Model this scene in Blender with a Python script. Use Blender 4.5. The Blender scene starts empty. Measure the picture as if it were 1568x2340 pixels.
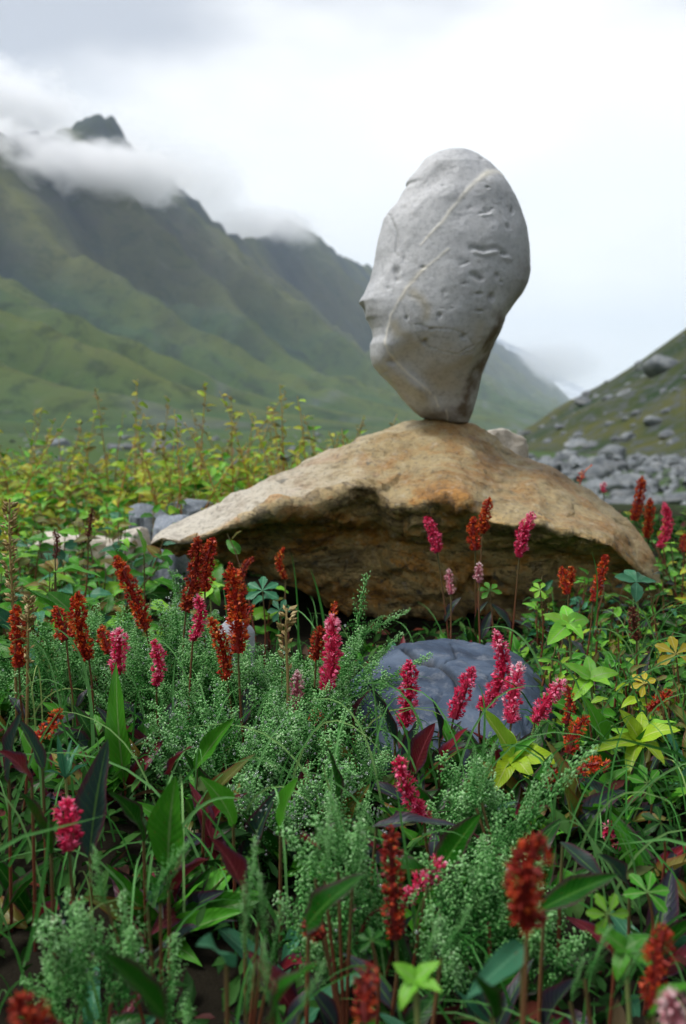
import bpy, math, random
import numpy as np
from mathutils import Vector, Matrix, noise as mn

random.seed(11); rng = np.random.default_rng(11)
C = bpy.context.scene
COL = C.collection
R = math.radians

# ------------------------------------------------------------------ camera
FPX, CX, HY, CZ = 2275.0, 784.0, 980.0, 0.30      # focal length, centre, horizon in a 1568 x 2340 frame; eye height
cam = bpy.data.cameras.new('camera'); cam_o = bpy.data.objects.new('camera', cam); COL.objects.link(cam_o)
cam.sensor_fit = 'VERTICAL'; cam.sensor_height = 36; cam.sensor_width = 24; cam.lens = 35
cam.shift_y = -190 / 2340
cam.clip_start = 0.02; cam.clip_end = 60000
cam_o.location = (0, 0, CZ); cam_o.rotation_euler = (R(90), 0, 0)
cam.dof.use_dof = True; cam.dof.focus_distance = 0.86; cam.dof.aperture_fstop = 8.5; cam.dof.aperture_blades = 7
C.camera = cam_o

# ------------------------------------------------------------------ sky and sun
W = bpy.data.worlds.new('World'); C.world = W; W.use_nodes = True
nt = W.node_tree; nt.nodes.clear()
def N(tree, typ, **kw):
    n = tree.nodes.new(typ)
    for k, v in kw.items():
        if k.startswith('i_'): n.inputs[k[2:].replace('_', ' ')].default_value = v
        else: setattr(n, k, v)
    return n
def ramp(tree, stops, interp='LINEAR'):
    n = tree.nodes.new('ShaderNodeValToRGB'); cr = n.color_ramp; cr.interpolation = interp
    while len(cr.elements) < len(stops): cr.elements.new(0.5)
    for e, (p, c) in zip(cr.elements, stops):
        e.position = p; e.color = (c, c, c, 1) if isinstance(c, (int, float)) else (*c, 1)
    return n
SUN_EL, SUN_AZ = R(58), R(-98)       # azimuth from +Y, negative = to the left
out = N(nt, 'ShaderNodeOutputWorld')
sky = N(nt, 'ShaderNodeTexSky', sky_type='NISHITA', sun_disc=False)
sky.sun_elevation = SUN_EL; sky.sun_rotation = SUN_AZ
bg1 = N(nt, 'ShaderNodeBackground'); bg1.inputs['Strength'].default_value = 0.05
bg2 = N(nt, 'ShaderNodeBackground'); bg2.inputs['Strength'].default_value = 1.0
nt.links.new(sky.outputs[0], bg1.inputs[0])
tc = N(nt, 'ShaderNodeTexCoord')
mp = N(nt, 'ShaderNodeMapping'); mp.inputs['Scale'].default_value = (1, 1, 2.4); mp.inputs['Location'].default_value = (2.1, 0.4, 0.35)
nt.links.new(tc.outputs['Generated'], mp.inputs[0])
nz = N(nt, 'ShaderNodeTexNoise'); nz.inputs['Scale'].default_value = 1.9; nz.inputs['Detail'].default_value = 5; nz.inputs['Roughness'].default_value = 0.45
nt.links.new(mp.outputs[0], nz.inputs['Vector'])
sep = N(nt, 'ShaderNodeSeparateXYZ'); nt.links.new(tc.outputs['Generated'], sep.inputs[0])
el = N(nt, 'ShaderNodeMapRange'); el.inputs['From Min'].default_value = 0.06; el.inputs['From Max'].default_value = 0.62
el.inputs['To Min'].default_value = -0.16; el.inputs['To Max'].default_value = 0.22
nt.links.new(sep.outputs['Z'], el.inputs['Value'])
ad = N(nt, 'ShaderNodeMath', operation='ADD'); nt.links.new(nz.outputs['Fac'], ad.inputs[0]); nt.links.new(el.outputs[0], ad.inputs[1])
rp = ramp(nt, [(0.30, (0.56, 0.555, 0.545)), (0.50, (0.47, 0.47, 0.472)), (0.68, (0.225, 0.235, 0.262)), (0.88, (0.22, 0.23, 0.258))], 'EASE')
nt.links.new(ad.outputs[0], rp.inputs[0]); nt.links.new(rp.outputs[0], bg2.inputs[0])
mx = N(nt, 'ShaderNodeMixShader'); mx.inputs[0].default_value = 0.93
nt.links.new(bg1.outputs[0], mx.inputs[1]); nt.links.new(bg2.outputs[0], mx.inputs[2]); nt.links.new(mx.outputs[0], out.inputs[0])
sl = bpy.data.lights.new('sun', 'SUN'); sl.energy = 1.5; sl.angle = R(22); sl.color = (1, 0.97, 0.93)
so = bpy.data.objects.new('sun', sl); COL.objects.link(so)
sd = Vector((math.sin(SUN_AZ) * math.cos(SUN_EL), math.cos(SUN_AZ) * math.cos(SUN_EL), math.sin(SUN_EL)))
so.rotation_euler = sd.to_track_quat('Z', 'Y').to_euler()
C.view_settings.view_transform = 'Standard'; C.view_settings.look = 'None'; C.view_settings.gamma = 1
C.view_settings.exposure = 1.48; C.view_settings.use_curve_mapping = False
C.render.engine = 'CYCLES'; cy = C.cycles
cy.use_denoising = True; cy.max_bounces = 12; cy.diffuse_bounces = 3; cy.glossy_bounces = 2; cy.transmission_bounces = 4
cy.transparent_max_bounces = 4; cy.volume_bounces = 10; cy.use_adaptive_sampling = True; cy.adaptive_threshold = 0.02
cy.volume_step_rate = 1.0; cy.volume_max_steps = 256
cy.caustics_reflective = False; cy.caustics_refractive = False

# ------------------------------------------------------------------ helpers
def at(px, py, d):                      # point of the place seen at a frame position, d metres ahead
    return Vector(((px - CX) / FPX * d, d, CZ - (py - HY) / FPX * d))
def fbm(x, y, z=0.0, o=4, s=1.0):
    a, f, t = 1.0, s, 0.0
    for _ in range(o):
        t += a * mn.noise((x * f, y * f, z * f)); a *= 0.5; f *= 2.03
    return t
def smooth(a, b, x):
    t = np.clip((x - a) / (b - a), 0, 1); return t * t * (3 - 2 * t)
def gz(x, y):                           # height of the ground
    r = math.hypot(x, y)
    near = 1 - float(smooth(5, 24, r))
    h = near * (0.016 * mn.noise((x * 3.1, y * 3.1, 0.3)) + 0.010 * mn.noise((x * 9, y * 9, 4)))
    h -= 0.05 * float(smooth(.80, .42, y))
    h += -1.8 * float(smooth(3.2, 22, y + 0.35 * x)) if y > 0 else 0
    if r > 30: h += 0.35 * mn.noise((x * 0.03, y * 0.03, 1)) * min(1, (r - 30) / 60)
    return h
def me_new(name, V, F, mat=None, smooth_=True, uv=None, attrs=None):
    me = bpy.data.meshes.new(name)
    V = np.asarray(V, dtype=np.float32)
    if isinstance(F, np.ndarray):
        n, k = F.shape
        me.vertices.add(len(V)); me.vertices.foreach_set('co', V.ravel())
        me.loops.add(n * k); me.loops.foreach_set('vertex_index', F.astype(np.int32).ravel())
        me.polygons.add(n); me.polygons.foreach_set('loop_start', np.arange(0, n * k, k, dtype=np.int32))
        me.polygons.foreach_set('loop_total', np.full(n, k, dtype=np.int32))
        me.update(calc_edges=True)
    else:
        me.from_pydata(V.tolist(), [], F)
    if smooth_: me.polygons.foreach_set('use_smooth', [True] * len(me.polygons))
    if uv is not None:
        ul = me.uv_layers.new(name='UVMap'); li = np.empty(len(me.loops), dtype=np.int32); me.loops.foreach_get('vertex_index', li)
        ul.data.foreach_set('uv', np.asarray(uv, dtype=np.float32)[li].ravel())
    for k, v in (attrs or {}).items():
        a = me.attributes.new(k, 'FLOAT', 'POINT'); a.data.foreach_set('value', np.asarray(v, dtype=np.float32))
    if mat: me.materials.append(mat)
    me.update(); return me
def link(name, data, parent=None, loc=None, mtx=None):
    o = bpy.data.objects.new(name, data); COL.objects.link(o)
    if parent: o.parent = parent
    if mtx is not None: o.matrix_local = mtx
    if loc is not None: o.location = loc
    return o
def tag(o, label=None, cat=None, group=None, kind=None):
    if label: o['label'] = label
    if cat: o['category'] = cat
    if group: o['group'] = group
    if kind: o['kind'] = kind
    return o
def grid_faces(nu, nv, closed=False):
    i, j = np.meshgrid(np.arange(nu - 1), np.arange(nv if closed else nv - 1), indexing='ij')
    i, j = i.ravel(), j.ravel(); j2 = (j + 1) % nv
    return np.stack([i * nv + j, i * nv + j2, (i + 1) * nv + j2, (i + 1) * nv + j], 1)
def tube(pts, rad, k=5):
    pts = np.asarray(pts, float); n = len(pts); rad = np.broadcast_to(rad, (n,))
    t = np.gradient(pts, axis=0); t /= np.linalg.norm(t, axis=1)[:, None] + 1e-9
    ref = np.array([0.31, 0.92, 0.17]); a = np.cross(t, ref); a /= np.linalg.norm(a, axis=1)[:, None] + 1e-9
    b = np.cross(t, a); th = np.arange(k) / k * 2 * np.pi
    V = pts[:, None, :] + rad[:, None, None] * (np.cos(th)[None, :, None] * a[:, None, :] + np.sin(th)[None, :, None] * b[:, None, :])
    return V.reshape(-1, 3), grid_faces(n, k, True)
def rotm(n):                            # n random rotation matrices
    q = rng.normal(size=(n, 4)); q /= np.linalg.norm(q, axis=1)[:, None]; w, x, y, z = q.T
    return np.stack([1-2*(y*y+z*z), 2*(x*y-z*w), 2*(x*z+y*w), 2*(x*y+z*w), 1-2*(x*x+z*z), 2*(y*z-x*w), 2*(x*z-y*w), 2*(y*z+x*w), 1-2*(x*x+y*y)], 1).reshape(n, 3, 3)
def frames(d, roll=None):               # rotation matrices whose x axis follows d
    d = d / (np.linalg.norm(d, axis=1)[:, None] + 1e-9); up = np.tile([0, 0, 1.0], (len(d), 1)); up[np.abs(d[:, 2]) > 0.98] = [0, 1, 0]
    y = np.cross(up, d); y /= np.linalg.norm(y, axis=1)[:, None]; z = np.cross(d, y)
    if roll is not None:
        c, s = np.cos(roll)[:, None], np.sin(roll)[:, None]; y, z = c * y + s * z, -s * y + c * z
    return np.stack([d, y, z], 2)
def scatter(T, TF, pos, rot, scl):      # many copies of a small template as arrays
    n, m = len(pos), len(T)
    scl = np.asarray(scl, float)
    if scl.ndim == 1: scl = np.repeat(scl[:, None], 3, 1)
    V = np.einsum('nij,nmj->nmi', rot, T[None] * scl[:, None, :]) + pos[:, None, :]
    F = TF[None] + (np.arange(n) * m)[:, None, None]
    return V.reshape(-1, 3), F.reshape(-1, TF.shape[1]), np.repeat(rng.random(n), m)
class Batch:
    def __init__(s): s.V, s.F, s.A, s.n = [], [], [], 0
    def add(s, V, F, a=0.5):
        V = np.asarray(V, float); s.V.append(V); s.A.append(np.broadcast_to(a, (len(V),)))
        if F.shape[1] == 3: F = np.concatenate([F, F[:, 2:3]], 1)
        s.F.append(F + s.n); s.n += len(V)
    def mesh(s, name, mat, sm=True):
        F = np.concatenate(s.F); F = [tuple(f) if f[2] != f[3] else tuple(f[:3]) for f in F.tolist()]
        return me_new(name, np.concatenate(s.V), F, mat, sm, attrs={'rnd': np.concatenate(s.A)})

# ------------------------------------------------------------------ materials
def new_mat(name):
    m = bpy.data.materials.new(name); m.use_nodes = True; t = m.node_tree; t.nodes.clear()
    o = N(t, 'ShaderNodeOutputMaterial'); p = N(t, 'ShaderNodeBsdfPrincipled'); t.links.new(p.outputs[0], o.inputs[0]); return m, t, p, o
def mixc(t, fac, a, b, mode='MIX'):
    n = N(t, 'ShaderNodeMix', data_type='RGBA', blend_type=mode)
    for s, v in ((0, fac), (6, a), (7, b)):
        if isinstance(v, (int, float)): n.inputs[s].default_value = v
        elif isinstance(v, tuple): n.inputs[s].default_value = (*v, 1)
        else: t.links.new(v, n.inputs[s])
    return n.outputs[2]
def noise_n(t, scale, detail=4, rough=0.55, vec=None, dist=0.0):
    n = N(t, 'ShaderNodeTexNoise'); n.inputs['Scale'].default_value = scale; n.inputs['Detail'].default_value = detail
    n.inputs['Roughness'].default_value = rough; n.inputs['Distortion'].default_value = dist
    if vec is not None: t.links.new(vec, n.inputs['Vector'])
    return n.outputs['Fac']
def coord(t, kind='Object', scale=(1, 1, 1), rot=(0, 0, 0)):
    c = N(t, 'ShaderNodeTexCoord'); m = N(t, 'ShaderNodeMapping'); m.inputs['Scale'].default_value = scale; m.inputs['Rotation'].default_value = rot
    t.links.new(c.outputs[kind], m.inputs[0]); return m.outputs[0]
def attr(t, name): return N(t, 'ShaderNodeAttribute', attribute_name=name).outputs['Fac']
def rampc(t, fac, stops, interp='LINEAR'):
    r = ramp(t, stops, interp); t.links.new(fac, r.inputs[0]); return r.outputs[0]
def math_(t, op, a, b=0.0):
    n = N(t, 'ShaderNodeMath', operation=op)
    for i, v in enumerate((a, b)):
        if isinstance(v, (int, float)): n.inputs[i].default_value = v
        else: t.links.new(v, n.inputs[i])
    return n.outputs[0]
def bump(t, p, h, strength=0.4, dist=0.01):
    b = N(t, 'ShaderNodeBump'); b.inputs['Strength'].default_value = strength; b.inputs['Distance'].default_value = dist
    t.links.new(h, b.inputs['Height']); t.links.new(b.outputs[0], p.inputs['Normal'])

def leaf_mat(name, base, alt, rib, edge=None, rough=0.40, trans=0.25):
    m, t, p, o = new_mat(name)
    uv = N(t, 'ShaderNodeUVMap'); s = N(t, 'ShaderNodeSeparateXYZ'); t.links.new(uv.outputs[0], s.inputs[0])
    ac = math_(t, 'ABSOLUTE', math_(t, 'SUBTRACT', s.outputs[1], 0.5))
    info = N(t, 'ShaderNodeObjectInfo')
    col = mixc(t, info.outputs['Random'], base, alt)
    g = N(t, 'ShaderNodeTexCoord').outputs['Object']
    vv = N(t, 'ShaderNodeCombineXYZ'); t.links.new(s.outputs[0], vv.inputs[0]); t.links.new(info.outputs['Random'], vv.inputs[2]); t.links.new(ac, vv.inputs[1])
    blot = noise_n(t, 5.0, 4, 0.6, vv.outputs[0])
    col = mixc(t, rampc(t, blot, [(0.45, 0.0), (0.75, 0.85)]), col, alt)
    if edge:
        e = math_(t, 'ADD', math_(t, 'MULTIPLY', ac, 1.6), math_(t, 'MULTIPLY', blot, 0.5))
        col = mixc(t, rampc(t, e, [(0.75, 0.0), (1.05, 0.9)]), col, edge)
    # side veins
    w = math_(t, 'SINE', math_(t, 'ADD', math_(t, 'MULTIPLY', s.outputs[0], 75.0), math_(t, 'MULTIPLY', ac, -34.0)))
    vein = rampc(t, w, [(0.80, 0.0), (1.0, 0.16)])
    col = mixc(t, vein, col, rib)
    col = mixc(t, rampc(t, ac, [(0.02, 0.85), (0.05, 0.0)]), col, rib)
    spot = noise_n(t, 16.0, 3, 0.6, vv.outputs[0]); col = mixc(t, rampc(t, spot, [(0.66, 0.0), (0.70, 0.8)]), col, (0.13, 0.06, 0.025))
    hv = N(t, 'ShaderNodeHueSaturation'); t.links.new(col, hv.inputs['Color'])
    hv.inputs['Saturation'].default_value = 1.05
    rv = N(t, 'ShaderNodeMapRange'); rv.inputs['To Min'].default_value = 0.7; rv.inputs['To Max'].default_value = 1.35
    t.links.new(math_(t, 'FRACT', math_(t, 'MULTIPLY', info.outputs['Random'], 17.3)), rv.inputs['Value']); t.links.new(rv.outputs[0], hv.inputs['Value'])
    t.links.new(hv.outputs[0], p.inputs['Base Color'])
    p.inputs['Roughness'].default_value = rough; p.inputs['Specular IOR Level'].default_value = 0.22
    bump(t, p, w, 0.15, 0.0006)
    tr = N(t, 'ShaderNodeBsdfTranslucent'); t.links.new(hv.outputs[0], tr.inputs[0])
    mxs = N(t, 'ShaderNodeMixShader'); mxs.inputs[0].default_value = trans
    t.links.new(p.outputs[0], mxs.inputs[1]); t.links.new(tr.outputs[0], mxs.inputs[2]); t.links.new(mxs.outputs[0], o.inputs[0])
    return m
def rnd_mat(name, stops, rough=0.45, trans=0.0, aname='rnd', spec=0.4):
    m, t, p, o = new_mat(name)
    f = attr(t, aname)
    info = N(t, 'ShaderNodeObjectInfo')
    f2 = math_(t, 'ADD', math_(t, 'MULTIPLY', f, 0.8), math_(t, 'MULTIPLY', info.outputs['Random'], 0.2))
    col = rampc(t, f2, stops); t.links.new(col, p.inputs['Base Color'])
    p.inputs['Roughness'].default_value = rough; p.inputs['Specular IOR Level'].default_value = spec
    if trans:
        tr = N(t, 'ShaderNodeBsdfTranslucent'); t.links.new(col, tr.inputs[0])
        mxs = N(t, 'ShaderNodeMixShader'); mxs.inputs[0].default_value = trans
        t.links.new(p.outputs[0], mxs.inputs[1]); t.links.new(tr.outputs[0], mxs.inputs[2]); t.links.new(mxs.outputs[0], o.inputs[0])
    return m
M = {}
M['green'] = leaf_mat('leaf_green', (0.028, 0.15, 0.014), (0.075, 0.26, 0.028), (0.16, 0.27, 0.09))
M['dark'] = leaf_mat('leaf_dark_green', (0.008, 0.055, 0.006), (0.016, 0.09, 0.008), (0.06, 0.16, 0.03), (0.05, 0.02, 0.03))
M['purple'] = leaf_mat('leaf_purple_green', (0.035, 0.03, 0.055), (0.02, 0.05, 0.035), (0.10, 0.20, 0.06), (0.07, 0.02, 0.035))
M['red'] = leaf_mat('leaf_red', (0.16, 0.012, 0.018), (0.08, 0.015, 0.02), (0.22, 0.05, 0.06), (0.05, 0.02, 0.04))
M['olive'] = leaf_mat('leaf_olive', (0.10, 0.14, 0.025), (0.16, 0.13, 0.03), (0.25, 0.25, 0.1), (0.14, 0.05, 0.02))
M['lime'] = leaf_mat('leaf_yellow_green', (0.30, 0.43, 0.03), (0.20, 0.36, 0.04), (0.38, 0.46, 0.12), None, 0.4, 0.3)
M['fresh'] = leaf_mat('leaf_fresh_green', (0.13, 0.38, 0.05), (0.22, 0.45, 0.05), (0.25, 0.38, 0.14), None, 0.4, 0.28)
M['blue'] = leaf_mat('leaf_blue_green', (0.03, 0.13, 0.065), (0.05, 0.17, 0.09), (0.10, 0.25, 0.14), None, 0.4)
M['yellow'] = leaf_mat('leaf_yellow', (0.48, 0.33, 0.03), (0.40, 0.36, 0.05), (0.5, 0.45, 0.15), (0.4, 0.12, 0.02))
M['bush'] = leaf_mat('leaf_bush', (0.22, 0.42, 0.045), (0.48, 0.48, 0.07), (0.40, 0.46, 0.14), (0.45, 0.24, 0.03), 0.45, 0.4)
M['cover'] = rnd_mat('ground_cover_leaves', [(0.0, (0.006, 0.030, 0.005)), (0.45, (0.018, 0.070, 0.010)), (0.72, (0.05, 0.14, 0.025)), (0.86, (0.07, 0.02, 0.02)), (0.94, (0.28, 0.07, 0.02)), (1.0, (0.50, 0.30, 0.05))], 0.6, 0.2, spec=0.1)  # near-black greens: shade between the plants put into the leaf colour
M['grass'] = rnd_mat('grass_blades', [(0.0, (0.02, 0.11, 0.015)), (0.6, (0.06, 0.24, 0.04)), (0.85, (0.18, 0.42, 0.13)), (1.0, (0.42, 0.40, 0.12))], 0.5, 0.25, spec=0.2)
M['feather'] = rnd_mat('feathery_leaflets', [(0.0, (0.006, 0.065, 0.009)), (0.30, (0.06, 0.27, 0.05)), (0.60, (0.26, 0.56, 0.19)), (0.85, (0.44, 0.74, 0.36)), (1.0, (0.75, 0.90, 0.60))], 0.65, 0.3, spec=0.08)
M['rust'] = rnd_mat('rust_florets', [(0.0, (0.12, 0.005, 0.004)), (0.35, (0.42, 0.018, 0.006)), (0.62, (0.60, 0.07, 0.008)), (0.82, (0.75, 0.20, 0.02)), (1.0, (0.80, 0.42, 0.09))], 0.5, 0.22)
M['deeprust'] = rnd_mat('deep_rust_florets', [(0.0, (0.08, 0.003, 0.003)), (0.4, (0.26, 0.012, 0.005)), (0.75, (0.46, 0.05, 0.008)), (1.0, (0.62, 0.17, 0.03))], 0.6, 0.15)
M['crimson'] = rnd_mat('crimson_florets', [(0.0, (0.30, 0.006, 0.03)), (0.4, (0.74, 0.018, 0.10)), (0.72, (0.90, 0.16, 0.33)), (1.0, (0.92, 0.66, 0.70))], 0.5, 0.3)
M['palepink'] = rnd_mat('pale_pink_florets', [(0.0, (0.40, 0.06, 0.10)), (0.5, (0.70, 0.32, 0.36)), (1.0, (0.85, 0.68, 0.68))], 0.5, 0.18)
M['brownhead'] = rnd_mat('brown_florets', [(0.0, (0.06, 0.012, 0.01)), (0.6, (0.17, 0.04, 0.02)), (1.0, (0.26, 0.10, 0.04))], 0.6, 0.05)
M['straw'] = rnd_mat('straw', [(0.0, (0.20, 0.12, 0.04)), (0.6, (0.36, 0.27, 0.10)), (1.0, (0.48, 0.38, 0.2))], 0.6, 0.1)
M['stem'] = rnd_mat('stem_red_green', [(0.0, (0.09, 0.02, 0.015)), (0.5, (0.17, 0.05, 0.025)), (1.0, (0.09, 0.11, 0.04))], 0.45)
M['gstem'] = rnd_mat('stem_green', [(0.0, (0.10, 0.20, 0.06)), (1.0, (0.22, 0.24, 0.08))], 0.45)
M['twig'] = rnd_mat('twig_brown', [(0.0, (0.20, 0.06, 0.02)), (0.5, (0.38, 0.15, 0.03)), (1.0, (0.42, 0.33, 0.07))], 0.6)
def dew_mat():
    m, t, p, o = new_mat('dew'); p.inputs['Base Color'].default_value = (0.95, 0.97, 1, 1); p.inputs['Roughness'].default_value = 0.03
    p.inputs['Transmission Weight'].default_value = 0.85; p.inputs['IOR'].default_value = 1.33; return m
M['dew'] = dew_mat()

def soil_mat():
    m, t, p, o = new_mat('ground'); v = coord(t)
    geo = N(t, 'ShaderNodeNewGeometry'); sp = N(t, 'ShaderNodeSeparateXYZ'); t.links.new(geo.outputs['Position'], sp.inputs[0])
    soil = mixc(t, noise_n(t, 14, 5, 0.6, v), (0.008, 0.007, 0.005), (0.024, 0.020, 0.013))
    far = mixc(t, rampc(t, noise_n(t, 0.02, 6, 0.65, v), [(0.50, 0.0), (0.66, 1.0)]), (0.06, 0.10, 0.035), (0.10, 0.11, 0.105))
    mr = N(t, 'ShaderNodeMapRange'); mr.inputs['From Min'].default_value = 2.6; mr.inputs['From Max'].default_value = 9; t.links.new(sp.outputs[1], mr.inputs['Value'])
    t.links.new(mixc(t, mr.outputs[0], soil, far), p.inputs['Base Color']); p.inputs['Roughness'].default_value = 0.95; p.inputs['Specular IOR Level'].default_value = 0.05
    bump(t, p, noise_n(t, 60, 5, 0.7, v), 0.6, 0.01); return m
def mountain_mat(name, kind):
    m, t, p, o = new_mat(name)
    geo = N(t, 'ShaderNodeNewGeometry'); sp = N(t, 'ShaderNodeSeparateXYZ'); t.links.new(geo.outputs['Position'], sp.inputs[0])
    if kind == 'range':
        v = coord(t, 'Object', (1, 1, 1))
        n1 = noise_n(t, 0.0026, 9, 0.7, v, 0.8); n2 = noise_n(t, 0.016, 8, 0.72, v, 0.5)
        alt = math_(t, 'DIVIDE', sp.outputs[2], 900.0)
        a2 = math_(t, 'ADD', alt, math_(t, 'MULTIPLY', math_(t, 'SUBTRACT', n1, 0.5), 0.55))
        base = rampc(t, a2, [(0.0, (0.033, 0.085, 0.042)), (0.12, (0.050, 0.100, 0.036)), (0.28, (0.018, 0.056, 0.042)), (0.42, (0.040, 0.050, 0.042)), (0.65, (0.054, 0.050, 0.050)), (0.95, (0.024, 0.036, 0.058))])
        base = mixc(t, rampc(t, n2, [(0.35, 0.0), (0.7, 0.55)]), base, (0.075, 0.095, 0.035))
        base = mixc(t, rampc(t, noise_n(t, 0.007, 8, 0.75, v, 1.2), [(0.53, 0.0), (0.62, 0.8)]), base, (0.018, 0.034, 0.034))
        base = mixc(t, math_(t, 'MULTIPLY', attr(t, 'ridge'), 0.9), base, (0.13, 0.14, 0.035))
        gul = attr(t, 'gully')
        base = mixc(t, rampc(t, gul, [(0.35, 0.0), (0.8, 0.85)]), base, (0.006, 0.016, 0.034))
        base = mixc(t, rampc(t, noise_n(t, 0.028, 6, 0.75, v, 0.8), [(0.52, 0.0), (0.60, 0.6)]), base, (0.018, 0.034, 0.022))
        base = mixc(t, rampc(t, noise_n(t, 0.02, 8, 0.8, coord(t, 'Object', (1, 1, 0.25)), 0.5), [(0.60, 0.0), (0.66, 0.5)]), base, (0.13, 0.13, 0.12))
        snow = attr(t, 'scree'); base = mixc(t, snow, base, (0.12, 0.135, 0.14))
        bh, bd = n2, 14.0
    elif kind == 'hill':
        v = coord(t, 'Object')
        n1 = noise_n(t, 0.09, 6, 0.6, v, 0.5); n2 = noise_n(t, 0.7, 6, 0.65, v)
        base = mixc(t, rampc(t, n1, [(0.38, 0.0), (0.6, 1.0)]), (0.022, 0.044, 0.018), (0.080, 0.082, 0.024))
        base = mixc(t, rampc(t, n2, [(0.48, 0.0), (0.58, 0.9)]), base, (0.07, 0.078, 0.08))
        bh, bd = n2, 0.5
    elif kind == 'plain':
        n1 = noise_n(t, 0.003, 8, 0.7, coord(t)); base = mixc(t, n1, (0.04, 0.08, 0.03), (0.09, 0.08, 0.05)); bh, bd = n1, 30.0
    else:
        v = coord(t, 'Object'); n1 = noise_n(t, 0.0016, 8, 0.7, v, 0.8)
        base = mixc(t, rampc(t, n1, [(0.45, 0.0), (0.56, 1.0)]), (0.75, 0.78, 0.82), (0.16, 0.18, 0.22))
        bh, bd = n1, 60.0
    t.links.new(base, p.inputs['Base Color']); p.inputs['Roughness'].default_value = 0.9; p.inputs['Specular IOR Level'].default_value = 0.1
    bump(t, p, bh, 0.6, bd); return m
def rock_mat(name, cols, scale=12, bstr=0.4, bdist=0.004, rough=0.75, stretch=(1, 1, 1)):
    m, t, p, o = new_mat(name); v = coord(t, 'Object', stretch)
    c = rampc(t, noise_n(t, scale, 8, 0.65, v, 0.4), [(0.28 + 0.44 * i / (len(cols) - 1), c) for i, c in enumerate(cols)])
    sp = noise_n(t, scale * 9, 3, 0.7, v)
    c = mixc(t, rampc(t, sp, [(0.58, 0.0), (0.72, 0.5)]), c, tuple(x * 0.45 for x in cols[0]))
    info = N(t, 'ShaderNodeObjectInfo'); h = N(t, 'ShaderNodeHueSaturation'); t.links.new(c, h.inputs['Color'])
    mr = N(t, 'ShaderNodeMapRange'); mr.inputs['To Min'].default_value = 0.75; mr.inputs['To Max'].default_value = 1.3; t.links.new(info.outputs['Random'], mr.inputs['Value']); t.links.new(mr.outputs[0], h.inputs['Value'])
    t.links.new(h.outputs[0], p.inputs['Base Color']); p.inputs['Roughness'].default_value = rough
    bump(t, p, noise_n(t, scale * 4, 8, 0.7, v), bstr, bdist); return m
M['greyrock'] = rock_mat('grey_rock', [(0.06, 0.07, 0.08), (0.13, 0.145, 0.155), (0.24, 0.245, 0.24)], 2.0, 0.5, 0.05)
M['palerock'] = rock_mat('pale_rock', [(0.36, 0.31, 0.24), (0.48, 0.43, 0.36), (0.55, 0.52, 0.47)], 10)
M['bluerock'] = rock_mat('blue_grey_rock', [(0.10, 0.12, 0.15), (0.20, 0.23, 0.27), (0.34, 0.36, 0.38)], 9)

# ------------------------------------------------------------------ ground
def ground():
    def ax(a, n, s): u = np.linspace(-1, 1, n); return np.sign(u) * (np.abs(u) * s + (np.exp(np.abs(u) * 9.3) - 1) / (math.exp(9.3) - 1) * a)
    X = ax(26000, 261, 3.0); Y = ax(26000, 261, 4.0)
    V = np.array([(x, y, gz(x, y)) for x in X for y in Y]); F = grid_faces(len(X), len(Y))[:, ::-1]
    tag(link('ground', me_new('ground', V, F, soil_mat())), 'dark soil and far green valley floor under the plants', kind='structure')
ground()

# ------------------------------------------------------------------ left mountain range: u runs along the valley, v up its left wall
VA = math.atan((1500 - CX) / FPX); DU = np.array([math.sin(VA), math.cos(VA)]); DV = np.array([-math.cos(VA), math.sin(VA)])
V1 = 1600.0
crest = [(-900, 60), (-300, 330), (-120, 300), (0, 300), (120, 300), (165, 290), (200, 268), (214, 252), (226, 244), (246, 262), (262, 272), (300, 318), (345, 364), (400, 415), (455, 475), (520, 525), (560, 545), (600, 540), (640, 508), (664, 494), (700, 518), (760, 566), (850, 612), (930, 655), (1000, 698), (1060, 735), (1140, 782), (1200, 822), (1250, 860), (1290, 892), (1350, 930), (1440, 962)]
cu, ch = [], []
for px, py in crest:
    t_ = (px - CX) / FPX; u = V1 * (math.cos(VA) + t_ * math.sin(VA)) / (math.sin(VA) - t_ * math.cos(VA))
    dep = u * DU[1] + V1 * DV[1]; cu.append(u); ch.append((HY - py) / FPX * dep)
cu, ch = np.array(cu), np.array(ch)
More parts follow.
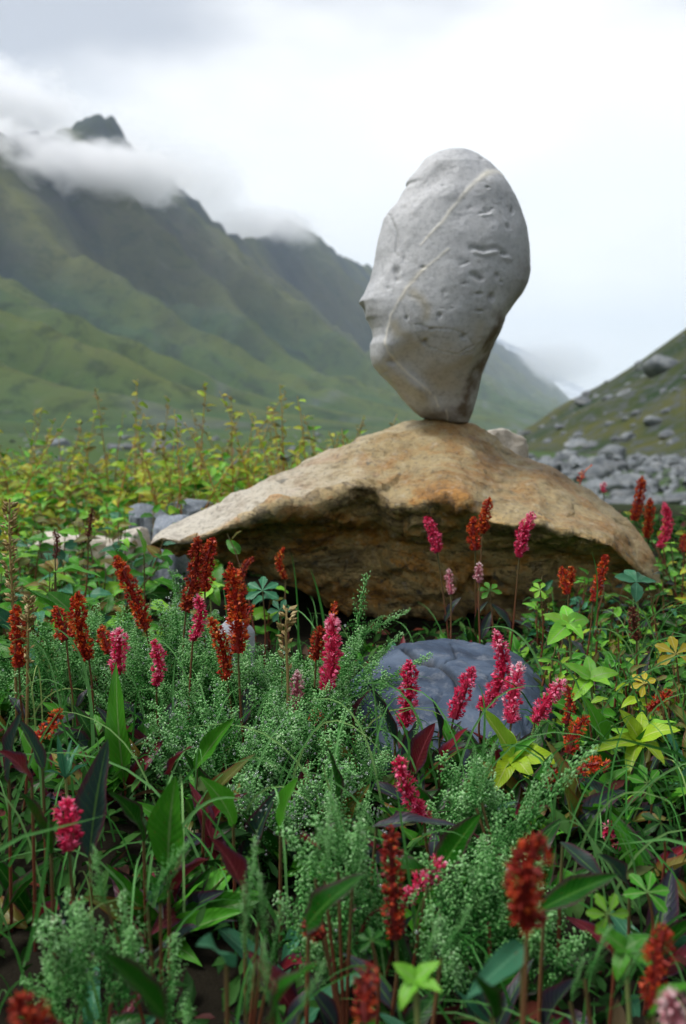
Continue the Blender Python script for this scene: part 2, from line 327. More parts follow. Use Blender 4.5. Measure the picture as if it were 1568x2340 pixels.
def mountains():
    nu, nv = 690, 230
    U = np.concatenate([np.linspace(-6000, 100, 70), np.linspace(200, 2600, 90), np.exp(np.linspace(math.log(2606), math.log(40000), nu - 160))])  # first stretch, unseen behind the camera, added to cut low sky light
    Vv = np.linspace(-0.02, 1.5, nv)
    H = np.interp(U, cu, ch, left=ch[0], right=ch[-1])
    uu, vv = np.meshgrid(U, Vv, indexing='ij'); HH = H[:, None] * np.ones_like(vv)
    foot = 0.16
    s = np.clip((vv - foot) / (1 - foot), 0, None)
    prof = np.where(s < 1, 0.30 * s + 0.70 * s ** 1.75, 1 - 1.1 * (s - 1))
    z = np.empty_like(vv); gul = np.empty_like(vv); scr = np.empty_like(vv); rdg = np.empty_like(vv)
    for i in range(nu):
        for j in range(nv):
            u, v, sj = uu[i, j], vv[i, j], s[i, j]
            wob = 0.9 * mn.noise((u * 0.0007, v * 1.3, 2.0)) + 0.3 * mn.noise((u * 0.002, v * 4, 5.0))
            ph = u / 470.0 + 1.15 * wob + v * 0.35
            sp1 = 1 - abs(2 * (ph - math.floor(ph)) - 1)
            ph2 = u / 210.0 + 2.0 * wob + v * 0.9 + 0.8 * mn.noise((u * 0.004, v * 3, 9.0)); sp2 = 1 - abs(2 * (ph2 - math.floor(ph2)) - 1)
            env = min(1, sj * 3.0) * max(0.0, 1 - max(0, sj - 0.62) / 0.36) if sj < 1.05 else 0
            n = fbm(u * 0.0016, v * 2.6, 1.0, 6)
            cut = (1 - sp1 ** 0.75) * 0.40 + (1 - sp2) * 0.10
            e2 = min(1.0, sj * 4) * (0.35 + 0.65 * env)
            z[i, j] = HH[i, j] * (prof[i, j] * (1 + 0.02 * n) - cut * env * (0.4 + 0.6 * sj)) + e2 * 42 * n * HH[i, j] / 900 + min(1, sj * 1.6) * 34 * fbm(u * 0.012, v * 18, 4.0, 3) * (HH[i, j] / 900)
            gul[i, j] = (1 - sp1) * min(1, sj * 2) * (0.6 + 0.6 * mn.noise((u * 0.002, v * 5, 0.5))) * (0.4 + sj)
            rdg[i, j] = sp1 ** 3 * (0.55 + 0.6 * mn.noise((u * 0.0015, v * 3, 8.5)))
            q = abs(mn.noise((u * 0.0012 + v * 0.8, v * 5.0, 7.0)))
            scr[i, j] = max(0, 1 - q * 22) * (0.55 if sj < 0.3 else 0.12)
    z -= 2.0
    P = uu[..., None] * DU + (vv * V1)[..., None] * DV
    V = np.concatenate([P.reshape(-1, 2), z.reshape(-1, 1)], 1)
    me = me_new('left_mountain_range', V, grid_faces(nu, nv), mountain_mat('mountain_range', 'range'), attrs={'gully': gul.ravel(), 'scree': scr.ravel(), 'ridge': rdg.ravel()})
    tag(link('mountain_range', me), 'long green and brown mountain range with spurs falling to the valley floor', kind='structure')
mountains()
def snow_peak():
    # far snowy massif closing the valley
    nx, ny = 160, 40; pts = [(700, 800), (850, 800), (960, 790), (1080, 780), (1140, 770), (1190, 800), (1225, 812), (1260, 842), (1300, 872), (1350, 892), (1420, 900), (1500, 905), (1600, 915), (1800, 930)]
    px = np.linspace(700, 1800, nx); py = np.interp(px, [a for a, _ in pts], [b for _, b in pts]); D = 16000.0
    V = []
    for i in range(nx):
        top = (HY - py[i]) / FPX * D
        for j in range(ny):
            s = j / (ny - 1); d = D - 3500 * (1 - s) if s < 1 else D
            y = D - 4000 * (1 - s)
            x = (px[i] - CX) / FPX * D
            h = top * (s ** 1.2) * (1 + 0.10 * (1 - s) * fbm(x * 0.0006, s * 2, 1, 4)) + 60 * fbm(x * 0.003, s * 4, 3, 4) * s
            V.append((x, y, h - 3))
        V[-1] = (V[-1][0], V[-1][1], V[-1][2])
    # rear slope
    V = np.array(V).reshape(nx, ny, 3); back = V[:, -1:, :].copy(); back[..., 1] += 3000; back[..., 2] = -3
    V = np.concatenate([V, back], 1)
    me = me_new('snow', V.reshape(-1, 3), grid_faces(nx, ny + 1)[:, ::-1], mountain_mat('snow_mountain', 'snow'))
    tag(link('snowy_mountain', me), 'far snow covered mountain closing the valley', kind='structure')
snow_peak()

# right hill
def hill_h(x, y):
    w = 0 if y < 140 else (y - 140) ** 1.35 * 0.35
    s = x - 20 - w - 6 * mn.noise((x * 0.01, y * 0.02, 0)) - 0.02 * max(0, 60 - y)
    h = 0.62 * (math.sqrt(s * s + 16) + s) / 2
    return -1.9 - 0.6 + h + (1.1 * fbm(x * 0.07, y * 0.07, 3, 5)) * min(1, h / 6)
def hill():
    X = np.linspace(5, 260, 170); Y = np.concatenate([np.linspace(-300, 26, 40), np.linspace(30, 200, 170), np.linspace(204, 500, 30)])  # slope carried on unseen behind the camera to shut out low sky light
    V = np.array([(x, y, hill_h(x, y)) for x in X for y in Y])
    tag(link('hill', me_new('hill', V, grid_faces(len(X), len(Y))[:, ::-1], mountain_mat('hill', 'hill'))), 'rocky green hillside on the right', kind='structure')
hill()

def rear():  # unseen range added behind the camera to block low sky light
    xs = np.linspace(-4000, 4000, 90); V = []
    for x in xs:
        for j in range(40):
            s_ = j / 39; y = -900 - 4500 * s_; h = 1300 * (s_ ** 1.2 if s_ < .8 else .8 ** 1.2 - (s_ - .8)) * (1 + .25 * fbm(x * .0006, s_ * 2, 7, 5)); V.append((x, y, h - 3))
    tag(link('rear_sky_block', me_new('rear_sky_block', V, grid_faces(90, 40), mountain_mat('rear_sky_block_rock', 'plain'))), 'added unseen mountains behind the camera blocking low sky light', kind='structure')
rear()

# ------------------------------------------------------------------ clouds on the ridge and the air
def cloud(name, px, py, d, w, h, depth, dens, seed, label, nscale=3.8, thr=0.40, sq=1.0):
    import bmesh
    bm = bmesh.new(); bmesh.ops.create_icosphere(bm, subdivisions=3, radius=1.0)
    me = bpy.data.meshes.new(name); bm.to_mesh(me); bm.free()
    m = bpy.data.materials.new(name); m.use_nodes = True; t = m.node_tree; t.nodes.clear()
    o = N(t, 'ShaderNodeOutputMaterial'); pv = N(t, 'ShaderNodeVolumePrincipled'); t.links.new(pv.outputs[0], o.inputs['Volume'])
    pv.inputs['Color'].default_value = (0.985, 0.985, 0.99, 1); pv.inputs['Anisotropy'].default_value = 0.3
    tc = N(t, 'ShaderNodeTexCoord'); ln = N(t, 'ShaderNodeVectorMath', operation='LENGTH'); t.links.new(tc.outputs['Object'], ln.inputs[0])
    mp = N(t, 'ShaderNodeMapping'); mp.inputs['Location'].default_value = (seed, seed * 1.7, 0); mp.inputs['Scale'].default_value = (w / h * 0.6, depth / h * 0.6, 1.0)
    t.links.new(tc.outputs['Object'], mp.inputs[0])
    n = noise_n(t, nscale, 7, 0.62, mp.outputs[0], 0.8)
    fall = N(t, 'ShaderNodeMapRange'); fall.inputs['From Min'].default_value = 0.25; fall.inputs['From Max'].default_value = 1.0
    fall.inputs['To Min'].default_value = 0.36; fall.inputs['To Max'].default_value = -0.34; t.links.new(ln.outputs['Value'], fall.inputs['Value'])
    a = math_(t, 'ADD', n, fall.outputs[0]); b = math_(t, 'MAXIMUM', math_(t, 'SUBTRACT', a, thr), 0.0)
    t.links.new(math_(t, 'MULTIPLY', b, dens), pv.inputs['Density'])
    me.materials.append(m)
    ob = link(name, me, loc=at(px, py, d)); k = d / FPX; ob.scale = (w * k, depth, h * k)
    tag(ob, label, kind='stuff')
K = 0.055
cloud('ridge_cloud', -40, 392, 2650, 340, 150, 420, K * 2.0, 1.3, 'thick low cloud wrapped round the highest peak')
cloud('ridge_cloud', -60, 270, 3300, 340, 170, 500, K * .8, 7.3, 'high grey cloud beyond the upper left peak')
cloud('ridge_cloud', 250, 405, 2750, 250, 88, 350, K * 1.6, 4.4, 'torn cloud streaming off the peak shoulder')
cloud('ridge_cloud', 440, 420, 4100, 190, 120, 500, K * 0.25, 2.9, 'thin veil of cloud behind the second shoulder')
cloud('ridge_cloud', 130, 345, 3600, 420, 150, 500, K * 0.14, 3.6, 'broad thin veil of mist drifting round the highest peak')
cloud('ridge_cloud', 590, 530, 4400, 200, 70, 500, K * 0.45, 6.1, 'small cloud caught on the lower peak')
cloud('ridge_cloud', 1240, 835, 12000, 190, 75, 1500, K * 0.06, 8.8, 'pale cloud over the snowy valley head')
def haze():
    x0, x1, y0, y1, z0, z1 = -25000, 25000, -7000, 24000, -4, 2600
    V = [(x, y, z) for x in (x0, x1) for y in (y0, y1) for z in (z0, z1)]
    F = [(0, 1, 3, 2), (4, 6, 7, 5), (0, 4, 5, 1), (2, 3, 7, 6), (0, 2, 6, 4), (1, 5, 7, 3)]
    m = bpy.data.materials.new('haze'); m.use_nodes = True; t = m.node_tree; t.nodes.clear()
    o = N(t, 'ShaderNodeOutputMaterial'); pv = N(t, 'ShaderNodeVolumePrincipled'); t.links.new(pv.outputs[0], o.inputs['Volume'])
    pv.inputs['Color'].default_value = (0.76, 0.87, 1.0, 1); pv.inputs['Density'].default_value = 0.00006
    tag(link('haze', me_new('haze', V, F, m, False)), 'thin blue air filling the valley', kind='stuff')
haze()

# ------------------------------------------------------------------ rocks
def interp_poly(P, xs, k=0): P = np.array(P, float); return np.interp(xs, P[:, 0], P[:, 1])
TOP = [(345,1240),(352,1222),(372,1208),(400,1193),(450,1170),(500,1148),(560,1116),(620,1090),(680,1066),(740,1044),(800,1018),(850,990),(900,966),(930,954),(955,949),(1000,952),(1040,959),(1080,968),(1110,985),(1140,1008),(1180,1034),(1230,1058),(1290,1088),(1340,1115),(1390,1150),(1430,1182),(1470,1227),(1490,1262),(1503,1300),(1512,1340)]
EDGE = [(345,1243),(372,1232),(410,1240),(450,1232),(490,1217),(554,1189),(634,1153),(698,1157),(762,1133),(814,1113),(858,1121),(906,1157),(954,1153),(1010,1135),(1050,1141),(1082,1165),(1122,1193),(1178,1201),(1234,1197),(1282,1217),(1346,1233),(1402,1249),(1434,1285),(1466,1309),(1500,1335),(1512,1342)]
BOT = [(345,1247),(380,1262),(410,1276),(450,1266),(490,1280),(600,1312),(690,1350),(760,1385),(830,1405),(900,1420),(1000,1425),(1200,1420),(1300,1410),(1400,1390),(1480,1365),(1512,1344)]
DTOP = [(345,1.52),(420,1.62),(600,1.70),(800,1.72),(1000,1.66),(1100,1.66),(1200,1.68),(1350,1.66),(1512,1.54)]
DEDGE = [(345,1.50),(430,1.46),(560,1.43),(640,1.40),(700,1.42),(814,1.43),(858,1.45),(906,1.42),(1010,1.40),(1082,1.38),(1180,1.37),(1300,1.38),(1402,1.42),(1512,1.52)]
DBOT = [(345,1.51),(450,1.54),(600,1.60),(760,1.58),(900,1.55),(1100,1.54),(1300,1.52),(1512,1.53)]
def facets(P, n, amp, seed, str_=(1, 1, 1)):
    # fractured look: every point belongs to the nearest of n seeds and lies on that seed's own tilted plane
    r = np.random.default_rng(seed); Q = P.reshape(-1, 3) * np.array(str_); lo, hi = Q.min(0), Q.max(0); S_ = r.uniform(lo, hi, (n, 3)); nn_ = r.normal(size=(n, 3)); nn_ /= np.linalg.norm(nn_, axis=1)[:, None]; hh = r.normal(0, .25, n)
    best = np.full(len(Q), 1e9); idx = np.zeros(len(Q), int); sz = ((hi - lo).prod() / n) ** (1 / 3)
    for k in range(n):
        d = ((Q - S_[k]) ** 2).sum(1); m = d < best; best[m] = d[m]; idx[m] = k
    return (amp * (np.clip(((Q - S_[idx]) * nn_[idx]).sum(1) / sz, -1.2, 1.2) + hh[idx])).reshape(P.shape[:-1])
def boulder():
    nx, ns = 420, 220
    # denser towards the tips
    pxs = 345 + (1512 - 345) * (0.5 - 0.5 * np.cos(np.linspace(0, math.pi, nx))) ; pxs = 0.5 * pxs + 0.5 * np.linspace(345, 1512, nx)
    T, E, B = [interp_poly(p, pxs) for p in (TOP, EDGE, BOT)]
    DT, DE, DB = [interp_poly(p, pxs) for p in (DTOP, DEDGE, DBOT)]
    V = np.empty((nx, ns, 3)); fresh = np.empty((nx, ns))
    for i, px in enumerate(pxs):
        f = math.sin(math.pi * (i / (nx - 1))) ** 0.6
        top = at(px, T[i], DT[i]); ed = at(px, E[i], DE[i]); bo = at(px, B[i], DB[i])
        mid = top.lerp(ed, 0.5) + Vector((0, -0.004, 0.004)) * f
        wl = f * float(smooth(1020, 820, px)); m1 = top.lerp(ed, 0.22 + 0.06 * wl) + Vector((0, -0.050 * wl, 0.010 * wl + 0.003)) * f
        mid = mid + Vector((0, -0.030 * wl, 0.002 * wl))
        mu = ed.lerp(bo, 0.30) + Vector((0, 0.040, 0.003)) * f
        bk = at(px, T[i], DT[i]) + Vector((0, 0.16 * f, -0.10 * f)); bkb = Vector((bk.x, bk.y + 0.06 * f, min(bo.z, bk.z - 0.001)))
        und = Vector((bo.x, (bo.y + bkb.y) / 2, bo.z - 0.01 * f))
        keys = [top, m1, mid, ed, mu, bo, und, bkb, bk, top]; frac = [0, .13, .27, .45, .58, .70, .78, .86, .94, 1.0]
        kx = np.array([k[:] for k in keys])
        tt = np.arange(ns) / ns
        for c in range(3): V[i, :, c] = np.interp(tt, frac, kx[:, c])
        fresh[i] = np.interp(tt, [0.40, 0.47, 0.72, 0.8], [0, 1, 1, 0.5])
    # light smoothing round the section keeps the edge but takes off the knife
    for _ in range(1):
        V = 0.5 * V + 0.25 * (np.roll(V, 1, 1) + np.roll(V, -1, 1))
    V[1:-1] = 0.5 * V[1:-1] + 0.25 * (V[:-2] + V[2:])
    du = np.gradient(V, axis=0); dv = np.roll(V, -1, 1) - np.roll(V, 1, 1)
    Nn = np.cross(du, dv); Nn /= np.linalg.norm(Nn, axis=2)[..., None] + 1e-12
    c = V.mean(axis=1, keepdims=True); sgn = np.sign(((V - c) * Nn).sum(2)); Nn *= np.where(sgn.mean() > 0, 1, -1)
    fi = (np.sin(np.pi * np.linspace(0, 1, nx)) ** 0.5)
    FA = facets(V, 60, 0.012, 5, (1, 1, 1.5)); FB = facets(V, 420, 0.0055, 6, (1, 1, 1.8)); FC = facets(V, 1500, 0.0026, 7, (1, 1, 1.8))
    for i in range(nx):
        for j in range(ns):
            x, y, z = V[i, j]; fr = fresh[i, j]
            # bedding runs gently down to the right; rough broken face below the edge
            bx, bz = x * 0.97 - z * 0.25, z * 0.97 + x * 0.25
            d = 0.010 * fbm(x * 7, y * 7, z * 7, 3)
            led = fbm(bx * 6, y * 6, bz * 26, 4)
            d += FA[i, j] * (0.35 + 0.9 * fr) + FB[i, j] * (0.22 + 0.9 * fr) + FC[i, j] * (0.25 + fr)
            d += fr * (0.010 * fbm(bx * 8, y * 8, bz * 15, 4) + 0.006 * abs(fbm(bx * 26, y * 26, bz * 44 + 3, 4)))
            d += (1 - fr) * (0.0030 * fbm(bx * 18, y * 18, bz * 60, 4) + 0.004 * fbm(x * 22, y * 22, z * 22, 3))
            V[i, j] += Nn[i, j] * d * (fi[i])
    me = me_new('boulder', V.reshape(-1, 3), grid_faces(nx, ns, True), None, attrs={'fresh': fresh.ravel()})
    m, t, p, o = new_mat('boulder_gneiss'); v = coord(t, 'Object', (1, 1, 2.0), (0, R(14), 0)); v0 = coord(t)
    f = attr(t, 'fresh')
    big = noise_n(t, 6.5, 9, 0.72, v, 0.5); med = noise_n(t, 24, 8, 0.75, v, 0.3); fine = noise_n(t, 150, 4, 0.7, v0)
    topc = rampc(t, big, [(0.30, (0.50, 0.42, 0.26)), (0.48, (0.41, 0.31, 0.15)), (0.60, (0.34, 0.18, 0.05)), (0.74, (0.19, 0.15, 0.09))])
    # paler crest on the left, ochre to the right
    ge = N(t, 'ShaderNodeNewGeometry'); sx = N(t, 'ShaderNodeSeparateXYZ'); t.links.new(ge.outputs['Position'], sx.inputs[0])
    lf = math_(t, 'ADD', sx.outputs[0], math_(t, 'MULTIPLY', med, 0.35))
    pale = rampc(t, lf, [(0.0, 0.8), (0.22, 0.0)]); topc = mixc(t, pale, topc, (0.64, 0.60, 0.52))
    frc = rampc(t, big, [(0.30, (0.60, 0.48, 0.26)), (0.40, (0.22, 0.14, 0.05)), (0.48, (0.56, 0.40, 0.16)), (0.57, (0.56, 0.25, 0.04)), (0.68, (0.07, 0.045, 0.022))])
    col = mixc(t, f, topc, frc)
    col = mixc(t, rampc(t, med, [(0.50, 0.0), (0.68, 0.55)]), col, (0.09, 0.06, 0.035))
    col = mixc(t, rampc(t, fine, [(0.52, 0.0), (0.64, 0.5)]), col, (0.07, 0.055, 0.04))
    col = mixc(t, rampc(t, noise_n(t, 70, 4, 0.7, v0), [(0.56, 0.0), (0.68, 0.35)]), col, (0.55, 0.50, 0.40))
    ck = math_(t, 'ABSOLUTE', math_(t, 'SUBTRACT', noise_n(t, 9, 5, 0.6, coord(t, 'Object', (1, 1, 3.5), (0, R(-18), 0)), 0.6), 0.5))
    crk = rampc(t, ck, [(0.0, 1.0), (0.012, 0.0)])
    col = mixc(t, math_(t, 'MULTIPLY', math_(t, 'MULTIPLY', crk, 0.8), math_(t, 'ADD', math_(t, 'MULTIPLY', f, 0.8), 0.12)), col, (0.035, 0.025, 0.018))
    col = mixc(t, rampc(t, noise_n(t, 38, 3, 0.5, v0), [(0.66, 0.0), (0.70, 0.7)]), col, (0.10, 0.10, 0.085))
    t.links.new(col, p.inputs['Base Color']); p.inputs['Roughness'].default_value = 0.62
    bump(t, p, math_(t, 'SUBTRACT', math_(t, 'ADD', math_(t, 'MULTIPLY', med, 1.2), math_(t, 'MULTIPLY', fine, 0.6)), math_(t, 'MULTIPLY', math_(t, 'MULTIPLY', crk, f), 0.5)), 0.9, 0.008)
    me.materials.append(m)
    tag(link('boulder', me), 'broad ochre boulder with a dark broken underside carrying the upright stone', 'boulder')
boulder()

OUT_L = [(110,870),(116,800),(130,750),(150,700),(200,620),(290,560),(360,492),(385,480),(410,490),(440,462),(490,437),(550,400),(600,350),(660,310),(800,270),(920,240),(1000,230),(1130,200),(1240,150),(1300,108),(1320,118),(1370,133),(1420,158),(1440,180),(1510,213),(1570,222),(1620,200),(1710,205),(1770,230),(1820,270),(1880,330),(1950,400),(2020,450),(2110,540),(2170,620),(2190,730),(2205,860),(2222,900),(2228,925)]
OUT_R = [(110,890),(116,930),(130,985),(160,1040),(230,1130),(310,1200),(400,1260),(500,1310),(620,1350),(750,1385),(850,1400),(950,1402),(1060,1405),(1150,1390),(1230,1350),(1310,1290),(1410,1225),(1530,1190),(1640,1140),(1740,1100),(1830,1065),(1930,1045),(2050,1020),(2140,1000),(2200,975),(2222,955),(2228,935)]
def sx_(cx): return 784 + 0.3015 * cx
def sy_(cy): return 298 + 0.3015 * cy
def polydist(px, py, P):
    d = np.full(px.shape, 1e9); P = np.array(P, float)
    for a, b in zip(P[:-1], P[1:]):
        ab = b - a; t = np.clip(((px - a[0]) * ab[0] + (py - a[1]) * ab[1]) / (ab @ ab), 0, 1)
        d = np.minimum(d, np.hypot(px - a[0] - t * ab[0], py - a[1] - t * ab[1]))
    return d
def balanced_stone():
    D = 1.63; nr, na = 420, 300
    cyr = 110 + (2228 - 110) * (0.5 - 0.5 * np.cos(np.linspace(0, math.pi, nr))); cyr = 0.55 * cyr + 0.45 * np.linspace(110, 2228, nr)
    L = np.interp(cyr, [a for a, _ in OUT_L], [b for _, b in OUT_L]); Rr = np.interp(cyr, [a for a, _ in OUT_R], [b for _, b in OUT_R])
    k = np.array([1, 4, 6, 4, 1]) / 16; L[2:-2] = np.convolve(L, k, 'valid'); Rr[2:-2] = np.convolve(Rr, k, 'valid')
    th = np.arange(na) / na * 2 * np.pi
    ctr, half = (L + Rr) / 2, (Rr - L) / 2
    kk = np.hanning(61); kk /= kk.sum()
    sm = lambda a: np.convolve(np.pad(a, 30, mode='edge'), kk, 'valid')
    Ls, Rs = sm(L), sm(Rr); ct = np.cos(th)[None]
    u = ((Ls + Rs) / 2)[:, None] + ((Rs - Ls) / 2)[:, None] * ct
    u += (L - Ls)[:, None] * smooth(0.62, 1.0, -ct) + (Rr - Rs)[:, None] * smooth(0.62, 1.0, ct)
    w = np.repeat(cyr[:, None], na, 1)
    # half thickness by row, in crop units
    T_ = lambda q: np.interp(q, [110, 118, 150, 250, 500, 900, 1300, 1600, 1700, 1800, 2000, 2120, 2200, 2228], [0, 45, 115, 210, 300, 345, 360, 350, 315, 265, 180, 135, 90, 0])
    sn = np.sin(th)
    win = smooth(110, 500, w) * smooth(2228, 1950, w) if False else (smooth(0, 1, (w - 110) / 400) * smooth(0, 1, (2228 - w) / 300))
    ne = np.array([[mn.noise((math.cos(a) * 1.6, c * 0.0035, math.sin(a) * 1.6)) for a in th] for c in cyr])
    wq = w + win * (0.16 * (u - 800) + 150 * ne)
    T = sum(T_(wq + o) for o in (-60, -30, 0, 30, 60)) / 5 * win + T_(w) * (1 - win)
    th_d = T * np.sign(sn)[None] * np.abs(sn)[None] ** 0.8
    c_ = lambda q: np.interp(q, [110, 700, 1400, 1600, 1800, 2000, 2228], [60, 10, -50, -30, 60, 125, 165])
    dep = sum(c_(wq + o) for o in (-80, -40, 0, 40, 80)) / 5 * win + c_(w) * (1 - win) + th_d                                    # positive = away
    front = sn[None] < 0
    # facets: the right flank turns away, the lower face undercuts
    x, y = u, w
    cs = 0.3015 / FPX * D
    X = (sx_(x) - CX) / FPX * D; Z = CZ - (sy_(y) + 3 - HY) / FPX * D; Y = D + dep * cs
    V = np.stack([X, Y, Z], 2)
    du = np.gradient(V, axis=0); dv = np.roll(V, -1, 1) - np.roll(V, 1, 1); Nn = np.cross(dv, du); Nn /= np.linalg.norm(Nn, axis=2)[..., None] + 1e-12
    c = V.mean(axis=(0, 1)); 
    if ((V - c) * Nn).sum() < 0: Nn = -Nn
    disp = np.zeros((nr, na)); vein = np.zeros((nr, na)); stain = np.zeros((nr, na)); dark = np.zeros((nr, na)); brown = np.zeros((nr, na))
    fm = np.where(front, 1.0, 0.0)
    pj = np.array([[fbm(X[i, j] * 9, Y[i, j] * 9, Z[i, j] * 9, 4) for j in range(na)] for i in range(nr)])
    pk = np.array([[fbm(X[i, j] * 42, Y[i, j] * 42, Z[i, j] * 42 + 5, 3) for j in range(na)] for i in range(nr)])
    disp += 0.0019 * pj + 0.0007 * pk
    jx, jy = x + 10 * pk, y + 10 * pj
    v1 = polydist(jx, jy, [(1230,335),(1150,322),(1080,350),(970,430),(880,540),(790,655),(720,760),(630,845),(560,920)])
    v1w = np.interp(x, [560, 720, 900, 1080, 1230], [5, 12, 15, 24, 22])
    v2 = polydist(jx, jy, [(760,960),(700,1010),(600,1090),(480,1200),(400,1310),(345,1430),(312,1600),(320,1680),(380,1750),(480,1850),(600,1940),(660,1985)])
    v3 = polydist(jx, jy, [(690,2010),(722,2080)]); v4 = polydist(jx, jy, [(780,2110),(800,2190)])
    vein = (0.8 + 0.5 * pk) * np.maximum.reduce([np.exp(-(v1 / v1w) ** 2), 0.9 * np.exp(-(v2 / 9) ** 2), 0.9 * np.exp(-(v3 / 8) ** 2), 0.7 * np.exp(-(v4 / 7) ** 2)]) * fm
    disp += 0.0007 * np.maximum(vein, 0)
    gr = [([(340,650),(375,740),(400,830),(385,950),(400,985)], 9, 0.0022), ([(640,520),(560,610),(520,660)], 22, -0.0014), ([(470,880),(390,990),(300,1150),(200,1280)], 26, -0.0012),
          ([(440,1370),(460,1460),(520,1560),(600,1640),(700,1690),(820,1715),(940,1690),(1000,1630)], 7, 0.0007), ([(860,1570),(900,1580),(960,1640),(860,1700)], 7, 0.001),
          ([(480,1290),(560,1320),(600,1400)], 10, 0.0008), ([(520,1500),(620,1530),(760,1540),(900,1570)], 7, 0.0008), ([(950,970),(1010,990),(1120,970),(1170,1010),(1210,1020)], 16, -0.0022),
          ([(930,950),(1010,960),(1110,945),(1170,985)], 20, 0.0030), ([(1000,690),(1060,670),(1090,640)], 10, 0.0016), ([(840,1080),(900,1050)], 9, 0.0014), ([(1010,710),(1075,690)], 9, -0.0012),
          ([(240,1770),(330,1690),(500,1780),(760,1840)], 60, -0.0015)]
    for P, wd, a in gr: 
        e = np.exp(-(polydist(jx, jy, P) / wd) ** 2) * fm; disp -= a * e
        if a > 0 and wd < 12: dark = np.maximum(dark, 0.45 * e * (0.7 + pk))
    for cx_, cy_, rx, ry, a in [(385,1100,24,36,.0035),(385,1155,20,22,.003),(950,1140,34,24,.003),(985,1165,26,18,.003),(1115,1140,20,24,.003),(1075,1295,20,30,.0045),(985,1275,22,14,.003),(985,1400,26,10,.0025),(1160,985,32,14,.0025),
                                (1245,640,12,30,.003),(1205,775,14,22,.002),(1060,475,13,10,.0022),(1045,210,24,16,.002),(690,1440,13,20,.0035),(870,1210,16,13,.0015),(735,470,12,8,.0012),(450,1010,14,22,.002),(600,1625,17,22,.0045),(350,1760,38,22,.003),(320,1830,32,10,.002),
                                (870,1590,18,16,.003),(710,1390,10,7,.0015),(780,1390,9,6,.0015),(580,1090,22,14,.002),(450,620,24,22,.0015),(1150,1180,16,14,.0018),(860,1050,40,28,.0012),(1040,660,24,24,.002),(920,650,14,18,.0012),(325,1215,18,16,.0015),(640,1540,14,8,.002),(555,1500,10,8,.0014),(730,1275,14,18,.0012),(700,1540,12,6,.0014),(460,1450,9,16,.003)]:
        e = np.exp(-(((jx - cx_) / rx) ** 2 + ((jy - cy_) / ry) ** 2) ** 1.3) * fm; disp -= a * e * 1.1; dark = np.maximum(dark, e * min(1, a / 0.0045) * 0.75)
    disp -= 0.0012 * np.clip(pk - 0.45, 0, 1) * 2
    # dark hollow on the left nose
    e = np.exp(-(((x - 130) / 28) ** 2 + ((y - 1385) / 62) ** 2)) * (np.sin(th)[None] < 0.3); disp -= 0.006 * e; dark = np.maximum(dark, e)
    for P, wd, a in [([(490,1260),(560,1320),(600,1380),(590,1450)], 34, .8), ([(370,1490),(400,1560),(480,1580)], 34, .9), ([(1000,1500),(960,1640)], 40, .55), ([(400,1310),(480,1190),(600,1090)], 16, .6), ([(770,1820),(860,1780),(950,1740)], 30, .5)]:
        stain = np.maximum(stain, a * np.exp(-(polydist(jx + 12 * pj, jy, P) / wd) ** 2) * fm)
    brown = np.maximum(np.exp(-(polydist(jx + 30 * pk, jy, [(1330,1060),(1340,1180),(1270,1280)]) / 75) ** 2) * 0.35, np.exp(-(polydist(jx + 60 * pk, jy + 60 * pj, [(1160,1420),(1120,1580),(1060,1760),(990,1900),(950,2020),(930,2180),(880,2230)]) / 62) ** 2) * 0.9)  # faint band paints shade on the right edge; lower streak is brown stain
    low = smooth(2040, 2190, y + 60 * pj); brown = np.maximum(brown, low * 0.9)
    V += Nn * disp[..., None] * smooth(0, 1, np.minimum(np.arange(nr), np.arange(nr)[::-1]) / 12)[:, None, None]
    me = me_new('balanced_stone', V.reshape(-1, 3), grid_faces(nr, na, True)[:, ::-1], None, attrs={'vein': vein.ravel(), 'stain': stain.ravel(), 'pit': dark.ravel(), 'brown': brown.ravel()})
    m, t, p, o = new_mat('white_grey_stone'); v = coord(t, 'Object', (1, 1, 1)); vs = coord(t, 'Object', (1, 1, 0.35), (0, R(35), 0))
    c = rampc(t, noise_n(t, 7, 6, 0.55, vs, 0.6), [(0.35, (0.42, 0.43, 0.445)), (0.6, (0.51, 0.515, 0.52))])
    c = mixc(t, rampc(t, noise_n(t, 130, 5, 0.8, v), [(0.48, 0.0), (0.62, 0.45)]), c, (0.22, 0.23, 0.25))
    c = mixc(t, rampc(t, noise_n(t, 30, 8, 0.78, v), [(0.55, 0.0), (0.66, 0.45)]), c, (0.24, 0.24, 0.23))
    c = mixc(t, math_(t, 'MULTIPLY', attr(t, 'stain'), 0.75), c, (0.36, 0.31, 0.20))
    c = mixc(t, math_(t, 'MULTIPLY', attr(t, 'brown'), rampc(t, noise_n(t, 25, 5, 0.7, v), [(0.3, 0.3), (0.6, 1.0)])), c, (0.10, 0.065, 0.035))
    c = mixc(t, math_(t, 'MINIMUM', math_(t, 'MULTIPLY', attr(t, 'vein'), 0.85), 1.0), c, (0.80, 0.76, 0.66))
    c = mixc(t, math_(t, 'MULTIPLY', attr(t, 'pit'), 0.6), c, (0.13, 0.13, 0.12))
    t.links.new(c, p.inputs['Base Color']); p.inputs['Roughness'].default_value = 0.62
    bump(t, p, noise_n(t, 90, 8, 0.8, v), 0.35, 0.003)
    me.materials.append(m)
    tag(link('balanced_stone', me), 'pale grey veined stone standing upright on the boulder crest', 'stone')
balanced_stone()

